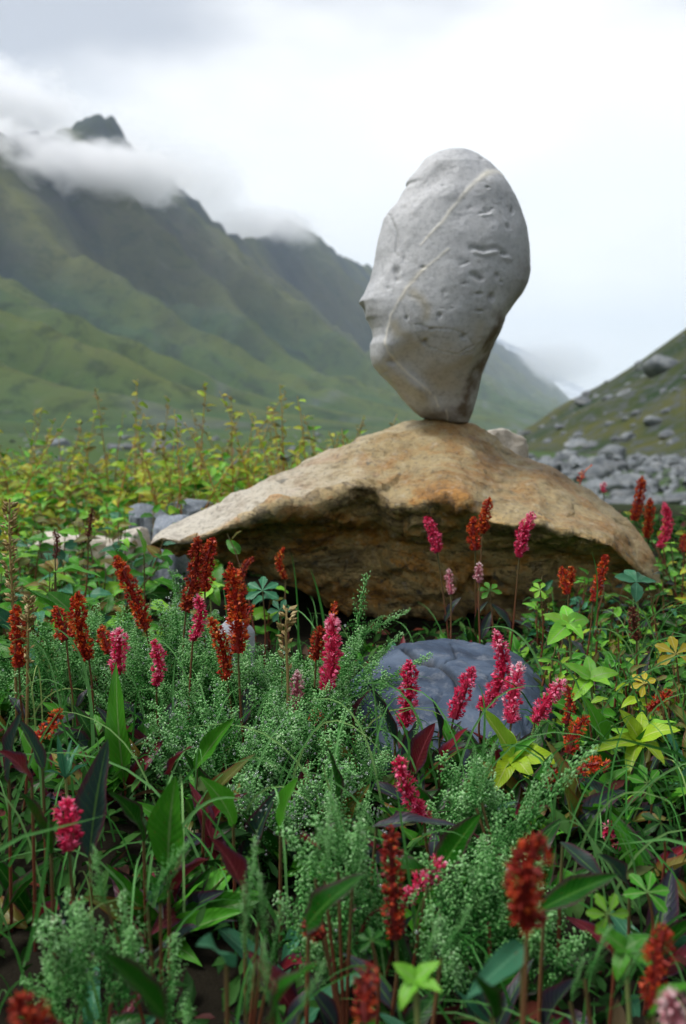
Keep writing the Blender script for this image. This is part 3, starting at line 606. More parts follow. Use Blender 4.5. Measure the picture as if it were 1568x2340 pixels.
def rock_mesh(name, seed, mat, sub=4, cuts=7, rough=0.09, flat=1.0, smoothf=0.5):
    import bmesh
    bm = bmesh.new(); bmesh.ops.create_icosphere(bm, subdivisions=sub, radius=1.0)
    r = random.Random(seed); pl = []
    for _ in range(cuts):
        n = Vector((r.gauss(0, 1), r.gauss(0, 1), r.gauss(0, 1))).normalized(); pl.append((n, r.uniform(0.55, 0.85)))
    for v in bm.verts:
        co = v.co.copy()
        for n, d in pl:
            k = co.dot(n) - d
            if k > 0: co -= n * k * 0.9
        co *= 1 + rough * fbm(co.x * 1.8 + seed, co.y * 1.8, co.z * 1.8, 5) + rough * 0.25 * fbm(co.x * 7 + seed, co.y * 7, co.z * 7, 3)
        v.co = co
    me = bpy.data.meshes.new(name); bm.to_mesh(me); bm.free()
    me.polygons.foreach_set('use_smooth', [True] * len(me.polygons)); me.materials.append(mat); return me
def rock(name, me, px, py, d, sx, sy, sz, rz, label, group=None, cat='rock'):
    P = at(px, py, d); ext = max(0, P.z - gz(P.x, P.y) - sz * .5) / sz
    for v in me.vertices:                # its lower half reaches down into the ground
        if v.co.z < 0: v.co.z -= ext; v.co.x *= 1.12; v.co.y *= 1.12
    me.update(); o = link(name, me, loc=P); o.scale = (sx, sy, sz); o.rotation_euler = (0, 0, rz); return tag(o, label, cat, group)
rock('rock', rock_mesh('pale', 3, M['palerock'], 5), 1120, 1030, 1.90, 0.070, 0.08, 0.045, 0.4, 'pale rounded rock showing behind the right of the boulder crest')
rock('rock', rock_mesh('pale', 8, M['palerock'], 5), 175, 1252, 1.78, 0.085, 0.06, 0.036, 0.2, 'low sandy rock lying among the leaves left of the boulder')
rock('rock', rock_mesh('pale', 9, M['palerock'], 5), 300, 1246, 1.74, 0.045, 0.04, 0.034, 0.9, 'small sandy rock just left of the boulder tip')
rock('rock', rock_mesh('blue', 12, M['bluerock'], 5), 335, 1180, 1.95, 0.050, 0.05, 0.025, 0.2, 'flat blue grey rock behind the left tip of the boulder')
rock('rock', rock_mesh('blue', 14, M['bluerock'], 5), 400, 1205, 1.88, 0.045, 0.04, 0.028, 1.2, 'dark wet rock tucked against the left tip of the boulder')
rock('rock', rock_mesh('blue2', 15, M['bluerock'], 5), 440, 1165, 2.0, 0.06, 0.05, 0.022, 2.0, 'thin pale grey slab resting behind the left slope of the boulder')
rock('rock', rock_mesh('pale2', 17, rock_mat('light_stone', [(0.36, 0.38, 0.42), (0.5, 0.52, 0.56)], 20), 4), 535, 1462, 0.98, 0.022, 0.02, 0.02, 0.5, 'small light grey stone behind the thick rust flower spike')

def slate():
    # low dark whaleback with cracks: one height sheet closed below ground
    nx, ny = 200, 150; V = np.empty((nx, ny, 3)); crack = np.zeros((nx, ny)); spk = np.zeros((nx, ny))
    c = at(1020, 1600, 1.02); cx0, cy0 = c.x, 1.03
    rx, ry, hz = 0.132, 0.18, 0.070
    base = gz(cx0, cy0)
    CR = [[(925,1480),(960,1505),(1010,1520),(1035,1540),(1050,1570),(1060,1600)], [(1010,1520),(1045,1500),(1035,1475)], [(880,1460),(925,1480)], [(900,1590),(1000,1595),(1010,1570)], [(1060,1600),(1150,1640)], [(860,1620),(960,1640)]]
    for i in range(nx):
        for j in range(ny):
            a = i / (nx - 1) * 2 * math.pi; r = (j / (ny - 1)) * 1.25
            q = 1 + 0.10 * mn.noise((math.cos(a) * 1.3, math.sin(a) * 1.3, 3.3))
            x = cx0 + rx * r * q * math.cos(a) + 0.02 * math.sin(a) * r; y = cy0 + ry * r * q * math.sin(a)
            z = base + hz * (1 - min(r, 1.3) ** 3.6) * (1 + 0.16 * (cx0 - x) / rx) if r < 1 else base - 0.25 * (r - 1)
            # the far edge stands highest, the near side slopes off
            z += 0.012 * (y - cy0) / ry * (1 - min(1, r) ** 4)
            z += 0.006 * fbm(x * 12, y * 9, 0, 4) + 0.004 * abs(fbm(x * 22 + y * 12, y * 8, 2, 3))
            V[i, j] = (x, y, z)
    V[..., 2] += facets(V, 14, 0.006, 3, (1, 1, 1)) + facets(V, 160, 0.0009, 4, (1, 1, 1))
    PX = CX + V[..., 0] / V[..., 1] * FPX; PY = HY + (CZ - V[..., 2]) / V[..., 1] * FPX
    nj = np.array([[mn.noise((V[i, j, 0] * 60, V[i, j, 1] * 60, 0)) for j in range(ny)] for i in range(nx)])
    for k, P in enumerate(CR):
        e = np.exp(-(polydist(PX + 9 * nj, PY + 9 * nj, P) / (6 if k < 1 else 4)) ** 2); crack = np.maximum(crack, e * (1 if k < 1 else 0.35))
    # upper slab proud of the lower one
    V[..., 2] -= crack * 0.007
    e = smooth(0, 30, (PY - 1470) - 0.55 * (PX - 900)) * smooth(1100, 1010, PX); V[..., 2] -= 0.006 * e
    me = me_new('slate', V.reshape(-1, 3), grid_faces(nx, ny)[:, ::-1], None, attrs={'crack': crack.ravel()})
    m, t, p, o = new_mat('dark_slate'); v = coord(t)
    cc = rampc(t, noise_n(t, 16, 7, 0.6, v, 0.5), [(0.3, (0.024, 0.036, 0.060)), (0.5, (0.045, 0.068, 0.108)), (0.7, (0.10, 0.135, 0.19))])
    cc = mixc(t, rampc(t, noise_n(t, 45, 6, 0.7, v), [(0.54, 0.0), (0.66, 0.5)]), cc, (0.22, 0.24, 0.27))
    cc = mixc(t, math_(t, 'MULTIPLY', attr(t, 'crack'), 0.9), cc, (0.015, 0.017, 0.02))
    t.links.new(cc, p.inputs['Base Color']); p.inputs['Roughness'].default_value = 0.6; p.inputs['Specular IOR Level'].default_value = 0.25
    bump(t, p, noise_n(t, 90, 7, 0.7, v), 0.5, 0.003); me.materials.append(m)
    tag(link('slate_rock', me), 'low dark blue grey rock with a crack across it in front of the boulder', 'rock')
slate()

# river bed and hillside rocks on the right, and stones out on the valley floor
RM = [rock_mesh('grey_%d' % i, 40 + i, M['greyrock'], 3, 8, 0.12) for i in range(8)]
def put_rock(i, x, y, z, s, label, group):
    o = link('rock', RM[i % 8], loc=(x, y, z)); r = random.Random(i * 7 + 3)
    o.scale = (s * r.uniform(0.8, 1.4), s * r.uniform(0.8, 1.2), s * r.uniform(0.45, 0.8)); o.rotation_euler = (r.uniform(-.2, .2), r.uniform(-.2, .2), r.uniform(0, 6.28))
    return tag(o, label, 'rock', group)
r_ = random.Random(5)
def valley_z(x, y): return max(gz(x, y), hill_h(x, y)) if (x > 5 and y > 30) else gz(x, y)
big = [(1520, 880, 105, 2.6, 'largest grey outcrop high on the right hillside'), (1490, 985, 85, 0.9, 'dark shadowed rock half way up the right hillside'), (1335, 960, 120, 1.1, 'pale rock on the lower right hillside'),
       (1555, 1130, 27, 0.55, 'rounded grey rock at the right edge above the stream'), (1360, 1050, 50, 1.1, 'broad pale rock at the foot of the right hill'), (1440, 1085, 36, 0.6, 'squat grey rock in the stony river bed behind the boulder')]
def ray_down(px, d):
    x = (px - CX) / FPX * d; return x, d, valley_z(x, d)
for k, (px, py, d, s, lab) in enumerate(big):
    x, y, z = ray_down(px, d); put_rock(k, x, y, z + s * 0.15, s, lab, 'rocks on the right')
n = 0
while n < 120:
    y = r_.uniform(58, 135); px = r_.uniform(1180, 1620); x = (px - CX) / FPX * y; z = valley_z(x, y)
    if z < gz(x, y) + 0.4: continue
    put_rock(n, x, y, z - .08, 0.2 + 0.85 * r_.random() ** 3, ('higher' if z > 3 else 'lower') + ' grey rock scattered on the grassy right hillside ' + ('near the slope edge' if px < 1400 else 'near the picture edge'), 'rocks on the right hillside'); n += 1
n = 0
while n < 120:
    y = 14 + 60 * r_.random() ** 1.3; px = r_.uniform(1150, 1620); x = (px - CX) / FPX * y
    if hill_h(x, y) > gz(x, y) + 1.2 and y > 30: continue
    z = gz(x, y); put_rock(n, x, y, z + 0.03, 0.13 + 0.75 * r_.random() ** 2 * (y / 60 + 0.4), 'grey boulder of the stony river bed below the hill', 'river bed boulders'); n += 1
n = 0
for n in range(26):
    y = r_.uniform(90, 300); px = r_.uniform(-100, 900); x = (px - CX) / FPX * y
    put_rock(n, x, y, gz(x, y), 0.3 + 1.2 * r_.random() ** 2, 'grey rock out on the valley floor beyond the bushes', 'valley floor rocks')
# cobbles too many to count
T0 = np.array([(1, 0, 0), (-1, 0, 0), (0, 1, 0), (0, -1, 0), (0, 0, 1), (0, 0, -1), (.6, .6, .5), (-.6, .6, .5), (.6, -.6, .5), (-.6, -.6, .5)], float)
TF0 = np.array([(0, 6, 8), (6, 4, 8), (6, 0, 2), (6, 2, 7), (6, 7, 4), (7, 2, 1), (7, 1, 9), (7, 9, 4), (9, 1, 3), (9, 3, 8), (9, 8, 4), (8, 3, 0)])
nn = 6400; yy = 12 + 55 * rng.random(nn) ** 1.2; pp = rng.uniform(1130, 1960, nn); xx = (pp - CX) / FPX * yy
y2 = rng.uniform(40, 330, 500); x2 = (rng.uniform(-200, 1100, 500) - CX) / FPX * y2
xx, yy = np.concatenate([xx, x2]), np.concatenate([yy, y2]); kp = np.array([a < 5 or hill_h(a, b) < gz(a, b) + 1.6 or rng.random() < .3 for a, b in zip(xx, yy)]); xx, yy = xx[kp], yy[kp]; zz = np.array([valley_z(a, b) for a, b in zip(xx, yy)])
s_ = (0.03 + 0.34 * rng.random(len(xx)) ** 4) * np.clip(yy / 40, 0.5, 2.0)
Vc, Fc, Ac = scatter(T0, TF0, np.stack([xx, yy, zz], 1), rotm(len(xx)), np.stack([s_, s_ * .9, s_ * .75], 1))
tag(link('cobbles', me_new('cobbles', Vc, Fc, M['greyrock'], False)), 'grey cobbles strewn over the river bed and valley floor', kind='stuff')
# stream
def stream():
    c = [(5.0, 19), (7.5, 22.5), (10, 25.5), (14, 27), (22, 28), (34, 27)]; V = []
    for i, (x, y) in enumerate(c):
        w = 0.5 + 0.13 * i; V += [(x, y - w, -1.52 + 0), (x, y + w, -1.52)]
    F = [(2 * i, 2 * i + 2, 2 * i + 3, 2 * i + 1) for i in range(len(c) - 1)]
    m, t, p, o = new_mat('stream_water'); p.inputs['Base Color'].default_value = (0.35, 0.40, 0.40, 1); p.inputs['Roughness'].default_value = 0.12
    bump(t, p, noise_n(t, 6, 4, 0.6, coord(t)), 0.25, 0.05)
    tag(link('stream', me_new('stream', V, F, m, False)), 'narrow bright stream in the stony river bed', kind='structure')
stream()

# ------------------------------------------------------------------ leaves
def leaf_mesh(name, mat, shape='lance', droop=0.5, fold=0.25, twist=0.0, wave=0.03, nl=12, seed=0):
    # unit leaf along +x, unit full width; object scale gives its size
    t = np.linspace(0, 1, nl)
    if shape == 'lance': w = np.sin(np.pi * np.clip(t, 0, 1) ** 0.85) ** 0.85 * (1 - 0.1 * t)
    elif shape == 'ovate': w = np.sin(np.pi * t ** 0.62) ** 0.75
    else: w = np.sin(np.pi * t ** 1.25) ** 0.8                     # spoon
    w = np.maximum(w, 0.05 * (t < 0.12)); w[-1] = 0.012
    ac = np.array([-1, -0.55, 0, 0.55, 1.0]) * 0.5
    ang = droop * t ** 1.3
    cx = np.concatenate([[0], np.cumsum(np.cos(ang[1:]) / (nl - 1))]); cz = -np.concatenate([[0], np.cumsum(np.sin(ang[1:]) / (nl - 1))])
    V, UV = [], []; r = random.Random(seed); ph = r.uniform(0, 6)
    for i in range(nl):
        for a in ac:
            lift = abs(a) * fold * w[i] + wave * math.sin(t[i] * 13 + ph + (2 if a > 0 else 0)) * abs(a) * 2 * w[i]
            y = a * w[i]; tw = twist * t[i]
            yy = y * math.cos(tw) - lift * math.sin(tw) * 0.5; zz = lift * math.cos(tw) * 0.5 + y * math.sin(tw) * 0.35
            V.append((cx[i] - zz * math.sin(ang[i]) * -1 * 0, yy, cz[i] + zz)); UV.append((t[i], a + 0.5))
    return me_new(name, V, grid_faces(nl, 5), mat, uv=UV)
def palmate_mesh(name, mat, lobes=5, notch=0.35, seed=0):
    r = random.Random(seed); V = [(0, 0, 0)]; UV = [(0, 0.5)]; F = []
    for k in range(lobes):
        a = (k - (lobes - 1) / 2) * (5.0 / lobes)
        prof = [(0.30, 0.10), (0.55, 0.21), (0.72, 0.25), (0.80, 0.16), (0.92, 0.13), (1.0, 0.0)]
        ids = []
        for q, (rr, ww) in enumerate(prof):
            for s in (-1, 0, 1):
                if rr == 1.0 and s: continue
                x = rr * math.cos(a) - s * ww * math.sin(a); y = rr * math.sin(a) + s * ww * math.cos(a)
                z = -0.18 * rr * rr + 0.06 * abs(s) + 0.02 * r.uniform(-1, 1); ids.append(len(V)); V.append((x * 0.5, y * 0.5, z * 0.5)); UV.append((rr, 0.5 + s * ww * 1.4))
        F += [(0, ids[0], ids[1]), (0, ids[1], ids[2])]
        for q in range(4):
            b = ids[q * 3:q * 3 + 6]; F += [(b[0], b[3], b[4], b[1]), (b[1], b[4], b[5], b[2])]
        F += [(ids[12], ids[15], ids[13]), (ids[13], ids[15], ids[14])]
    return me_new(name, V, F, mat, uv=UV)
LP = {}
def leaves(kind, mat):
    k = (kind, mat)
    if k not in LP:
        if kind == 'palm': LP[k] = [palmate_mesh('palmate_leaf', M[mat], 5, seed=i) for i in range(3)]
        else: LP[k] = [leaf_mesh('leaf_' + mat, M[mat], kind, d, f, tw, wv, seed=i) for i, (d, f, tw, wv) in enumerate([(0.2, 0.3, 0.3, 0.05), (0.6, 0.25, -0.5, 0.08), (1.0, 0.2, 0.2, 0.06), (1.4, 0.35, 0.5, 0.1), (0.4, 0.5, -0.2, 0.05)])]
    return LP[k]
def leaf_between(name, A, B, width, kind, mat, parent=None, roll=0.0, var=None, r=random):
    A, B = Vector(A), Vector(B); d = B - A; L = d.length; x = d.normalized()
    me = r.choice(leaves(kind, mat)) if var is None else leaves(kind, mat)[var]
    up = Vector((0, -0.5, 1)).normalized(); y = up.cross(x)
    if y.length < 0.1: y = Vector((1, 0, 0)).cross(x)
    y.normalize(); z = x.cross(y)
    c, s = math.cos(roll), math.sin(roll); y2 = y * c + z * s; z2 = -y * s + z * c
    m = Matrix(((x.x * L, y2.x * width, z2.x * L, 0), (x.y * L, y2.y * width, z2.y * L, 0), (x.z * L, y2.z * width, z2.z * L, 0), (0, 0, 0, 1)))
    o = bpy.data.objects.new(name, me); COL.objects.link(o)
    if parent: o.parent = parent; A = A - parent.location
    m.translation = A; o.matrix_local = m; return o
def empty(name, loc): o = bpy.data.objects.new(name, None); o.empty_display_size = 0.02; COL.objects.link(o); o.location = loc; return o
def stem_obj(pts, r0, r1, mat, parent, name='stem', k=5):
    pts = np.array([Vector(p)[:] for p in pts]); n = 10; tt = np.linspace(0, 1, len(pts)); ts = np.linspace(0, 1, n)
    P = np.stack([np.interp(ts, tt, pts[:, c]) for c in range(3)], 1)
    for _ in range(2): P[1:-1] = (P[:-2] + 2 * P[1:-1] + P[2:]) / 4
    V, F = tube(P - np.array(parent.location[:]), np.linspace(r0, r1, n), k)
    return link(name, me_new(name, V, F, mat, attrs={'rnd': np.repeat(np.linspace(0, 1, n), k)}), parent)

# ------------------------------------------------------------------ flower spikes
FL_V = [(0, 0, 0)]; FL_F = []
for k in range(5):                      # a small five-petalled cup
    a = k / 5 * 2 * math.pi; i = len(FL_V)
    FL_V += [(0.55, 0.34 * math.cos(a - 0.45), 0.34 * math.sin(a - 0.45)), (1.0, 0.62 * math.cos(a), 0.62 * math.sin(a)), (0.55, 0.34 * math.cos(a + 0.45), 0.34 * math.sin(a + 0.45))]
    FL_F.append((0, i, i + 1, i + 2))
FL_V, FL_F = np.array(FL_V, float), np.array(FL_F)
BUD_V = np.array([(0, 0, 0), (0.5, 0.42, 0), (0.5, 0, 0.42), (0.5, -0.42, 0), (0.5, 0, -0.42), (1.05, 0, 0)], float)
BUD_F = np.array([(0, 1, 2, 2), (0, 2, 3, 3), (0, 3, 4, 4), (0, 4, 1, 1), (5, 2, 1, 1), (5, 3, 2, 2), (5, 4, 3, 3), (5, 1, 4, 4)])
def flower_head(base, tip, wid, mat, parent, seed, tipcol=0.0, style='full'):
    r = np.random.default_rng(seed); base, tip = np.array(base[:]), np.array(tip[:]); ax = tip - base; L = np.linalg.norm(ax); ax /= L
    side = np.cross(ax, [0, 1, 0]); side /= np.linalg.norm(side); oth = np.cross(ax, side); off = np.array(parent.location[:])
    bend = r.normal(0, 0.07) * L
    cen = lambda t: base + ax * L * t[:, None] + side * (bend * np.sin(np.pi * t))[:, None]
    wid = wid * 1.0; fs = 0.0039 * (wid / 0.014) ** 0.5
    n = int(L / 0.0019 * 4.6 * (wid / 0.014)); n = max(30, min(n, 420))
    t = (np.arange(n) + 0.5) / n; t = np.clip(t + r.normal(0, 0.008, n), 0.0, 1.0)
    th = np.arange(n) * 2.39996 + r.normal(0, 0.25, n)
    prof = np.interp(t, [0, 0.06, 0.2, 0.75, 0.93, 1.0], [0.45, 0.8, 1.0, 0.92, 0.62, 0.28])
    lump = 1 + 0.22 * np.sin(t * L / 0.0065 * 2 * np.pi / 2 + r.uniform(0, 6)) + r.normal(0, 0.10, n)
    rad = np.maximum(wid / 2 * prof * lump - fs * 0.55, 0.0006)
    out = np.cos(th)[:, None] * side + np.sin(th)[:, None] * oth
    pos = cen(t) + out * rad[:, None] * 0.75 - off
    dirs = out * 1.0 + ax * (0.45 + 0.8 * (t > 0.93))[:, None] + r.normal(0, 0.28, (n, 3))
    sc = fs * (0.8 + 0.4 * r.random(n)) * (1 - 0.35 * (t > 0.93))
    B = Batch(); a = r.random(n) * 0.75 + 0.12
    if tipcol: a = np.clip(a + tipcol * np.clip((t - 0.72) / 0.28, 0, 1), 0, 1)
    half = r.random(n) < 0.6
    for sel, TV, TF in ((half, FL_V, FL_F), (~half, BUD_V, BUD_F)):
        if sel.any():
            V, F, _ = scatter(TV, TF, pos[sel], frames(dirs[sel], r.uniform(0, 6.28, sel.sum())), sc[sel])
            grad = np.tile(np.linspace(-0.16, 0.16, len(TV)) if TV is BUD_V else np.array([-0.25] + [0.0, 0.22, 0.0] * 5), sel.sum())
            B.add(V, F, np.clip(np.repeat(a[sel], len(TV)) + grad, 0, 1))
    ts = np.linspace(0, 0.97, 8); V, F = tube(cen(ts) - off, np.interp(ts, [0, 1], [wid * 0.24, wid * 0.1]), 6); B.add(V, F, 0.05)
    return link('flower_head', B.mesh('flower_head', mat, False), parent)
def spike(tip, bot, d, wid_px, mat, label, tipcol=0.0, dd=0.0, leaf=None, lean=None, group='bistort flower spikes in the foreground'):
    T, Bp = at(*tip, d + dd), at(*bot, d); seed = int(tip[0] * 7 + tip[1]); r = random.Random(seed)
    v = (Bp - T); hz = Bp.z - gz(Bp.x, Bp.y)
    kx = max(-0.5, min(0.5, v.x / (abs(v.z) + 0.01))) * 0.45 if lean is None else lean
    fx, fy = Bp.x + kx * hz, Bp.y + r.uniform(-0.01, 0.02); root = empty('bistort_flower', (fx, fy, gz(fx, fy)))
    P0 = Vector((fx, fy, gz(fx, fy) - 0.004))
    stem_obj([P0, P0.lerp(Bp, 0.35) + Vector((r.uniform(-.004, .004), 0, 0)), P0.lerp(Bp, 0.7) + Vector((r.uniform(-.003, .003), 0, 0)), Bp + (T - Bp) * 0.03], 0.0013, 0.0009, M['stem'], root)
    flower_head(Bp, T, wid_px / FPX * d, M[mat], root, seed, tipcol)
    if leaf:
        for q, (f, up, lm) in enumerate(leaf):
            A = P0.lerp(Bp, f); az = r.uniform(0, 6.28); Lf = r.uniform(0.03, 0.05)
            leaf_between('leaf', A, A + Vector((math.cos(az) * Lf * 0.5, math.sin(az) * Lf * 0.3, Lf * up)), Lf * 0.26, 'lance', lm, root, r=r)
    return tag(root, label, 'flower', group)
L1 = [(0.15, 0.8, 'dark'), (0.45, 0.8, 'purple')]
L2 = [(0.1, 0.7, 'green'), (0.3, 0.8, 'dark')]
S = [
 ((265,1272),(335,1438),.95,40,'rust','rust flower spike with a pink tip leaning left above the feathery shrub',0.0),
 ((452,1230),(425,1395),.93,42,'rust','rust spike, left one of the tall pair at the left tip of the boulder',0),
 ((487,1232),(468,1352),.96,40,'rust','dark rust spike, right one of the tall pair at the left tip of the boulder',0),
 ((452,1362),(441,1462),.88,32,'crimson','short bright pink spike right below the tall rust pair',.4),
 ((527,1290),(545,1492),.84,50,'rust','thickest bright orange rust spike rising before the boulder shadow',0),
 ((480,1412),(518,1552),.86,36,'rust','dark rust spike leaning left at the foot of the thickest one',0),
 ((578,1274),(550,1334),1.18,20,'rust','thin blurred red spike leaning right behind the thickest one',0),
 ((649,1252),(653,1322),1.30,19,'rust','thin distant red spike alone before the dark hollow under the boulder',0),
 ((578,1382),(562,1432),.95,20,'rust','little orange bud cluster right of the thickest spike',0),
 ((178,1355),(203,1505),.85,44,'rust','orange rust spike with ragged top left of the bright pink one',0),
 ((128,1388),(152,1462),.90,38,'rust','short dark rust spike near the arching pale grass blade',0),
 ((272,1438),(268,1538),.84,42,'crimson','short bright magenta spike standing in the feathery shrub at left',.5),
 ((232,1430),(252,1492),.90,32,'rust','dark rust spike half hidden behind the magenta one',0),
 ((352,1465),(358,1565),.86,34,'crimson','narrow crimson and rust spike in the middle of the feathery shrub',.1),
 ((36,1385),(44,1525),.88,40,'rust','dark rust spike closest to the left edge of the picture',0),
 ((138,1622),(80,1692),.74,34,'rust','orange rust spike leaning right over the dark leaves at left',0),
 ((152,1828),(158,1945),.55,58,'crimson','stubby salmon pink spike low at the left',.35),
 ((211,1162),(202,1225),1.25,17,'brownhead','thin brown seed spike in front of the sandy rock',0),
 ((124,1212),(126,1275),1.2,17,'brownhead','thin dark brown seed spike left of the sandy rock',0),
 ((40,2285),(120,2350),.36,80,'rust','blurred dark red head in the bottom left corner',0),
 ((758,1408),(745,1578),.84,46,'crimson','bright pink spike with a pale tip left of the slate rock',.65),
 ((732,1436),(722,1505),.88,36,'rust','red spike hidden behind the left side of the pale tipped pink one',0),
 ((766,1378),(762,1420),.96,20,'rust','small dark red bud just above the pale tipped pink spike',0),
 ((680,1535),(680,1645),.86,32,'palepink','faded pale pink spike beside the dry yellow stalk',.3),
 ((722,1626),(722,1662),.82,34,'rust','small orange withered cluster under the pale tipped pink spike',0),
 ((935,1512),(924,1658),.84,44,'crimson','crimson spike with an orange top over the left of the slate rock',.1),
 ((1082,1528),(1036,1642),.85,42,'crimson','crimson spike leaning right, between the two tall ones on the slate rock',.15),
 ((1132,1443),(1100,1622),.87,42,'crimson','tallest crimson spike crossing the slate rock',.45),
 ((1188,1515),(1168,1652),.82,42,'crimson','crimson spike with a white tip at the right end of the slate rock',.8),
 ((1288,1555),(1222,1650),.80,38,'crimson','pink and white spike leaning far to the right past the slate rock',.95),
 ((1296,1568),(1293,1655),.86,26,'rust','thin dark rust spike behind the leaning pink and white one',0),
 ((910,1732),(972,1872),.66,44,'crimson','salmon red spike leaning left below the slate rock',.1),
 ((974,1183),(1000,1262),1.20,30,'crimson','crimson spike leaning left before the middle of the boulder',0),
 ((1120,1138),(1103,1218),1.22,26,'rust','upper rust spike of the pair before the right half of the boulder',0),
 ((1082,1184),(1086,1258),1.20,30,'rust','lower thick rust spike of the pair before the right half of the boulder',0),
 ((1218,1172),(1186,1272),1.14,32,'crimson','soft pink spike before the right half of the boulder',.7),
 ((1026,1302),(1031,1358),1.15,20,'palepink','tiny whitish pink spike low before the boulder, left one',.4),
 ((1097,1288),(1096,1330),1.15,22,'palepink','tiny whitish cluster under the rust pair',.5),
 ((1283,1296),(1297,1358),1.12,26,'rust','squat red spike before the right end of the boulder',0),
 ((1306,1296),(1303,1335),1.14,20,'rust','small red bud touching the squat red spike',0),
 ((1386,1268),(1355,1375),1.08,26,'rust','slender rust spike leaning right beneath the right end of the boulder',0),
 ((1447,1388),(1456,1462),1.00,26,'brownhead','dark wine red spike among the right hand leaves',0),
 ((1468,1090),(1450,1190),1.75,25,'rust','rust spike rising beyond the right slope of the boulder',0),
 ((1486,1140),(1478,1228),1.65,24,'rust','dark rust spike beside the right slope of the boulder',0),
 ((1518,1150),(1508,1252),1.55,26,'crimson','muted pink spike at the right slope of the boulder',.1),
 ((1382,1103),(1380,1125),1.95,14,'crimson','tiny pink bud showing over the right slope of the boulder',.2),
 ((1565,1222),(1563,1262),1.5,22,'rust','short dark spike cut by the right edge beside the boulder',0),
 ((1532,1578),(1482,1622),.85,28,'rust','dark red spike leaning right near the yellow autumn leaves',0),
 ((1342,1638),(1300,1722),.76,36,'rust','dark rust spike standing behind the long feathery sprig',0),
 ((1392,1744),(1312,1768),.74,38,'rust','orange rust spike lying almost flat to the right',0),
 ((1290,1742),(1232,1788),.76,30,'rust','dull red spike drooping left of the long feathery sprig',0),
 ((1400,1874),(1410,1942),.70,30,'crimson','small crimson spike with white florets above the dark right corner',.7),
 ((893,1890),(905,2145),.50,50,'rust','very tall thin rust spike in the lower middle',0),
 ((1232,1918),(1205,2112),.38,92,'rust','big blurred orange spike closest to the camera',0),
 ((1010,1965),(978,2020),.56,46,'crimson','pink spike bent over the feathery mat',.2),
 ((985,1995),(925,2055),.57,40,'crimson','magenta spike lying left of the bent pink one',.1),
 ((1515,2120),(1495,2305),.42,66,'rust','dark blurred rust spike at the lower right edge',0),
 ((1530,2278),(1545,2345),.36,66,'palepink','blurred pale pink head in the bottom right corner',.2),
 ((843,2208),(835,2335),.38,56,'rust','blurred red spike at the bottom middle',0),
 ((700,2112),(735,2140),.50,38,'rust','small crumpled red head low in the middle',0),
]
for i, s in enumerate(S):
    tip, bot, d, wp, mat, lab, tc_ = s
    spike(tip, bot, d, wp, 'deeprust' if mat == 'rust' and (d < .55 or i % 5 == 1) else mat, lab, tc_, dd=(-0.008 if i % 2 else 0.008), leaf=(L1 if i % 3 else L2) if (d < 1.3 and d > 0.45) else None)

# dry stalks
def dry_stalk(pts, d, label, n, spread, mat='straw'):
    P = [at(px, py, d) for px, py in pts]; P[-1].z = gz(P[-1].x, d) - 0.003; root = empty('dry_stalk', (P[-1].x, P[-1].y, P[-1].z))
    stem_obj(P[::-1], 0.0016, 0.0009, M[mat], root)
    r = np.random.default_rng(n); t = r.random(n) ** 0.9 * 0.62; arr = np.array([p[:] for p in P]); seg = np.linspace(0, 1, len(P))
    pos = np.stack([np.interp(t, seg, arr[:, c]) for c in range(3)], 1) - np.array(root.location[:])
    th = r.uniform(0, 6.28, n); dirs = np.stack([np.cos(th), np.sin(th), r.uniform(0.3, 1.2, n)], 1)
    pos += np.stack([np.cos(th), np.sin(th), 0 * th], 1) * (spread * r.random(n)[:, None] * 0.5)
    V, F, A = scatter(BUD_V * [1, .55, .55], BUD_F, pos, frames(dirs), r.uniform(0.004, 0.009, n)); B = Batch(); B.add(V, F, A)
    link('seed_head', B.mesh('seed_head', M[mat], False), root)
    tag(root, label, 'dry stalk')
dry_stalk([(22,1140),(20,1220),(26,1330),(34,1450),(40,1560)], .92, 'dry straw coloured seed stalk at the left edge', 110, 0.007)
dry_stalk([(656,1390),(652,1450),(660,1560),(655,1720)], .84, 'yellow dry stalk with withered top in the feathery shrub', 40, 0.007)
dry_stalk([(66,1370),(64,1440),(60,1530)], .87, 'short greyish seed stalk beside the leftmost rust spike', 60, 0.005)
dry_stalk([(1350,1065),(1332,1080),(1322,1115),(1318,1180)], 1.9, 'small orange twig poking over the right slope of the boulder', 14, 0.004, 'rust')

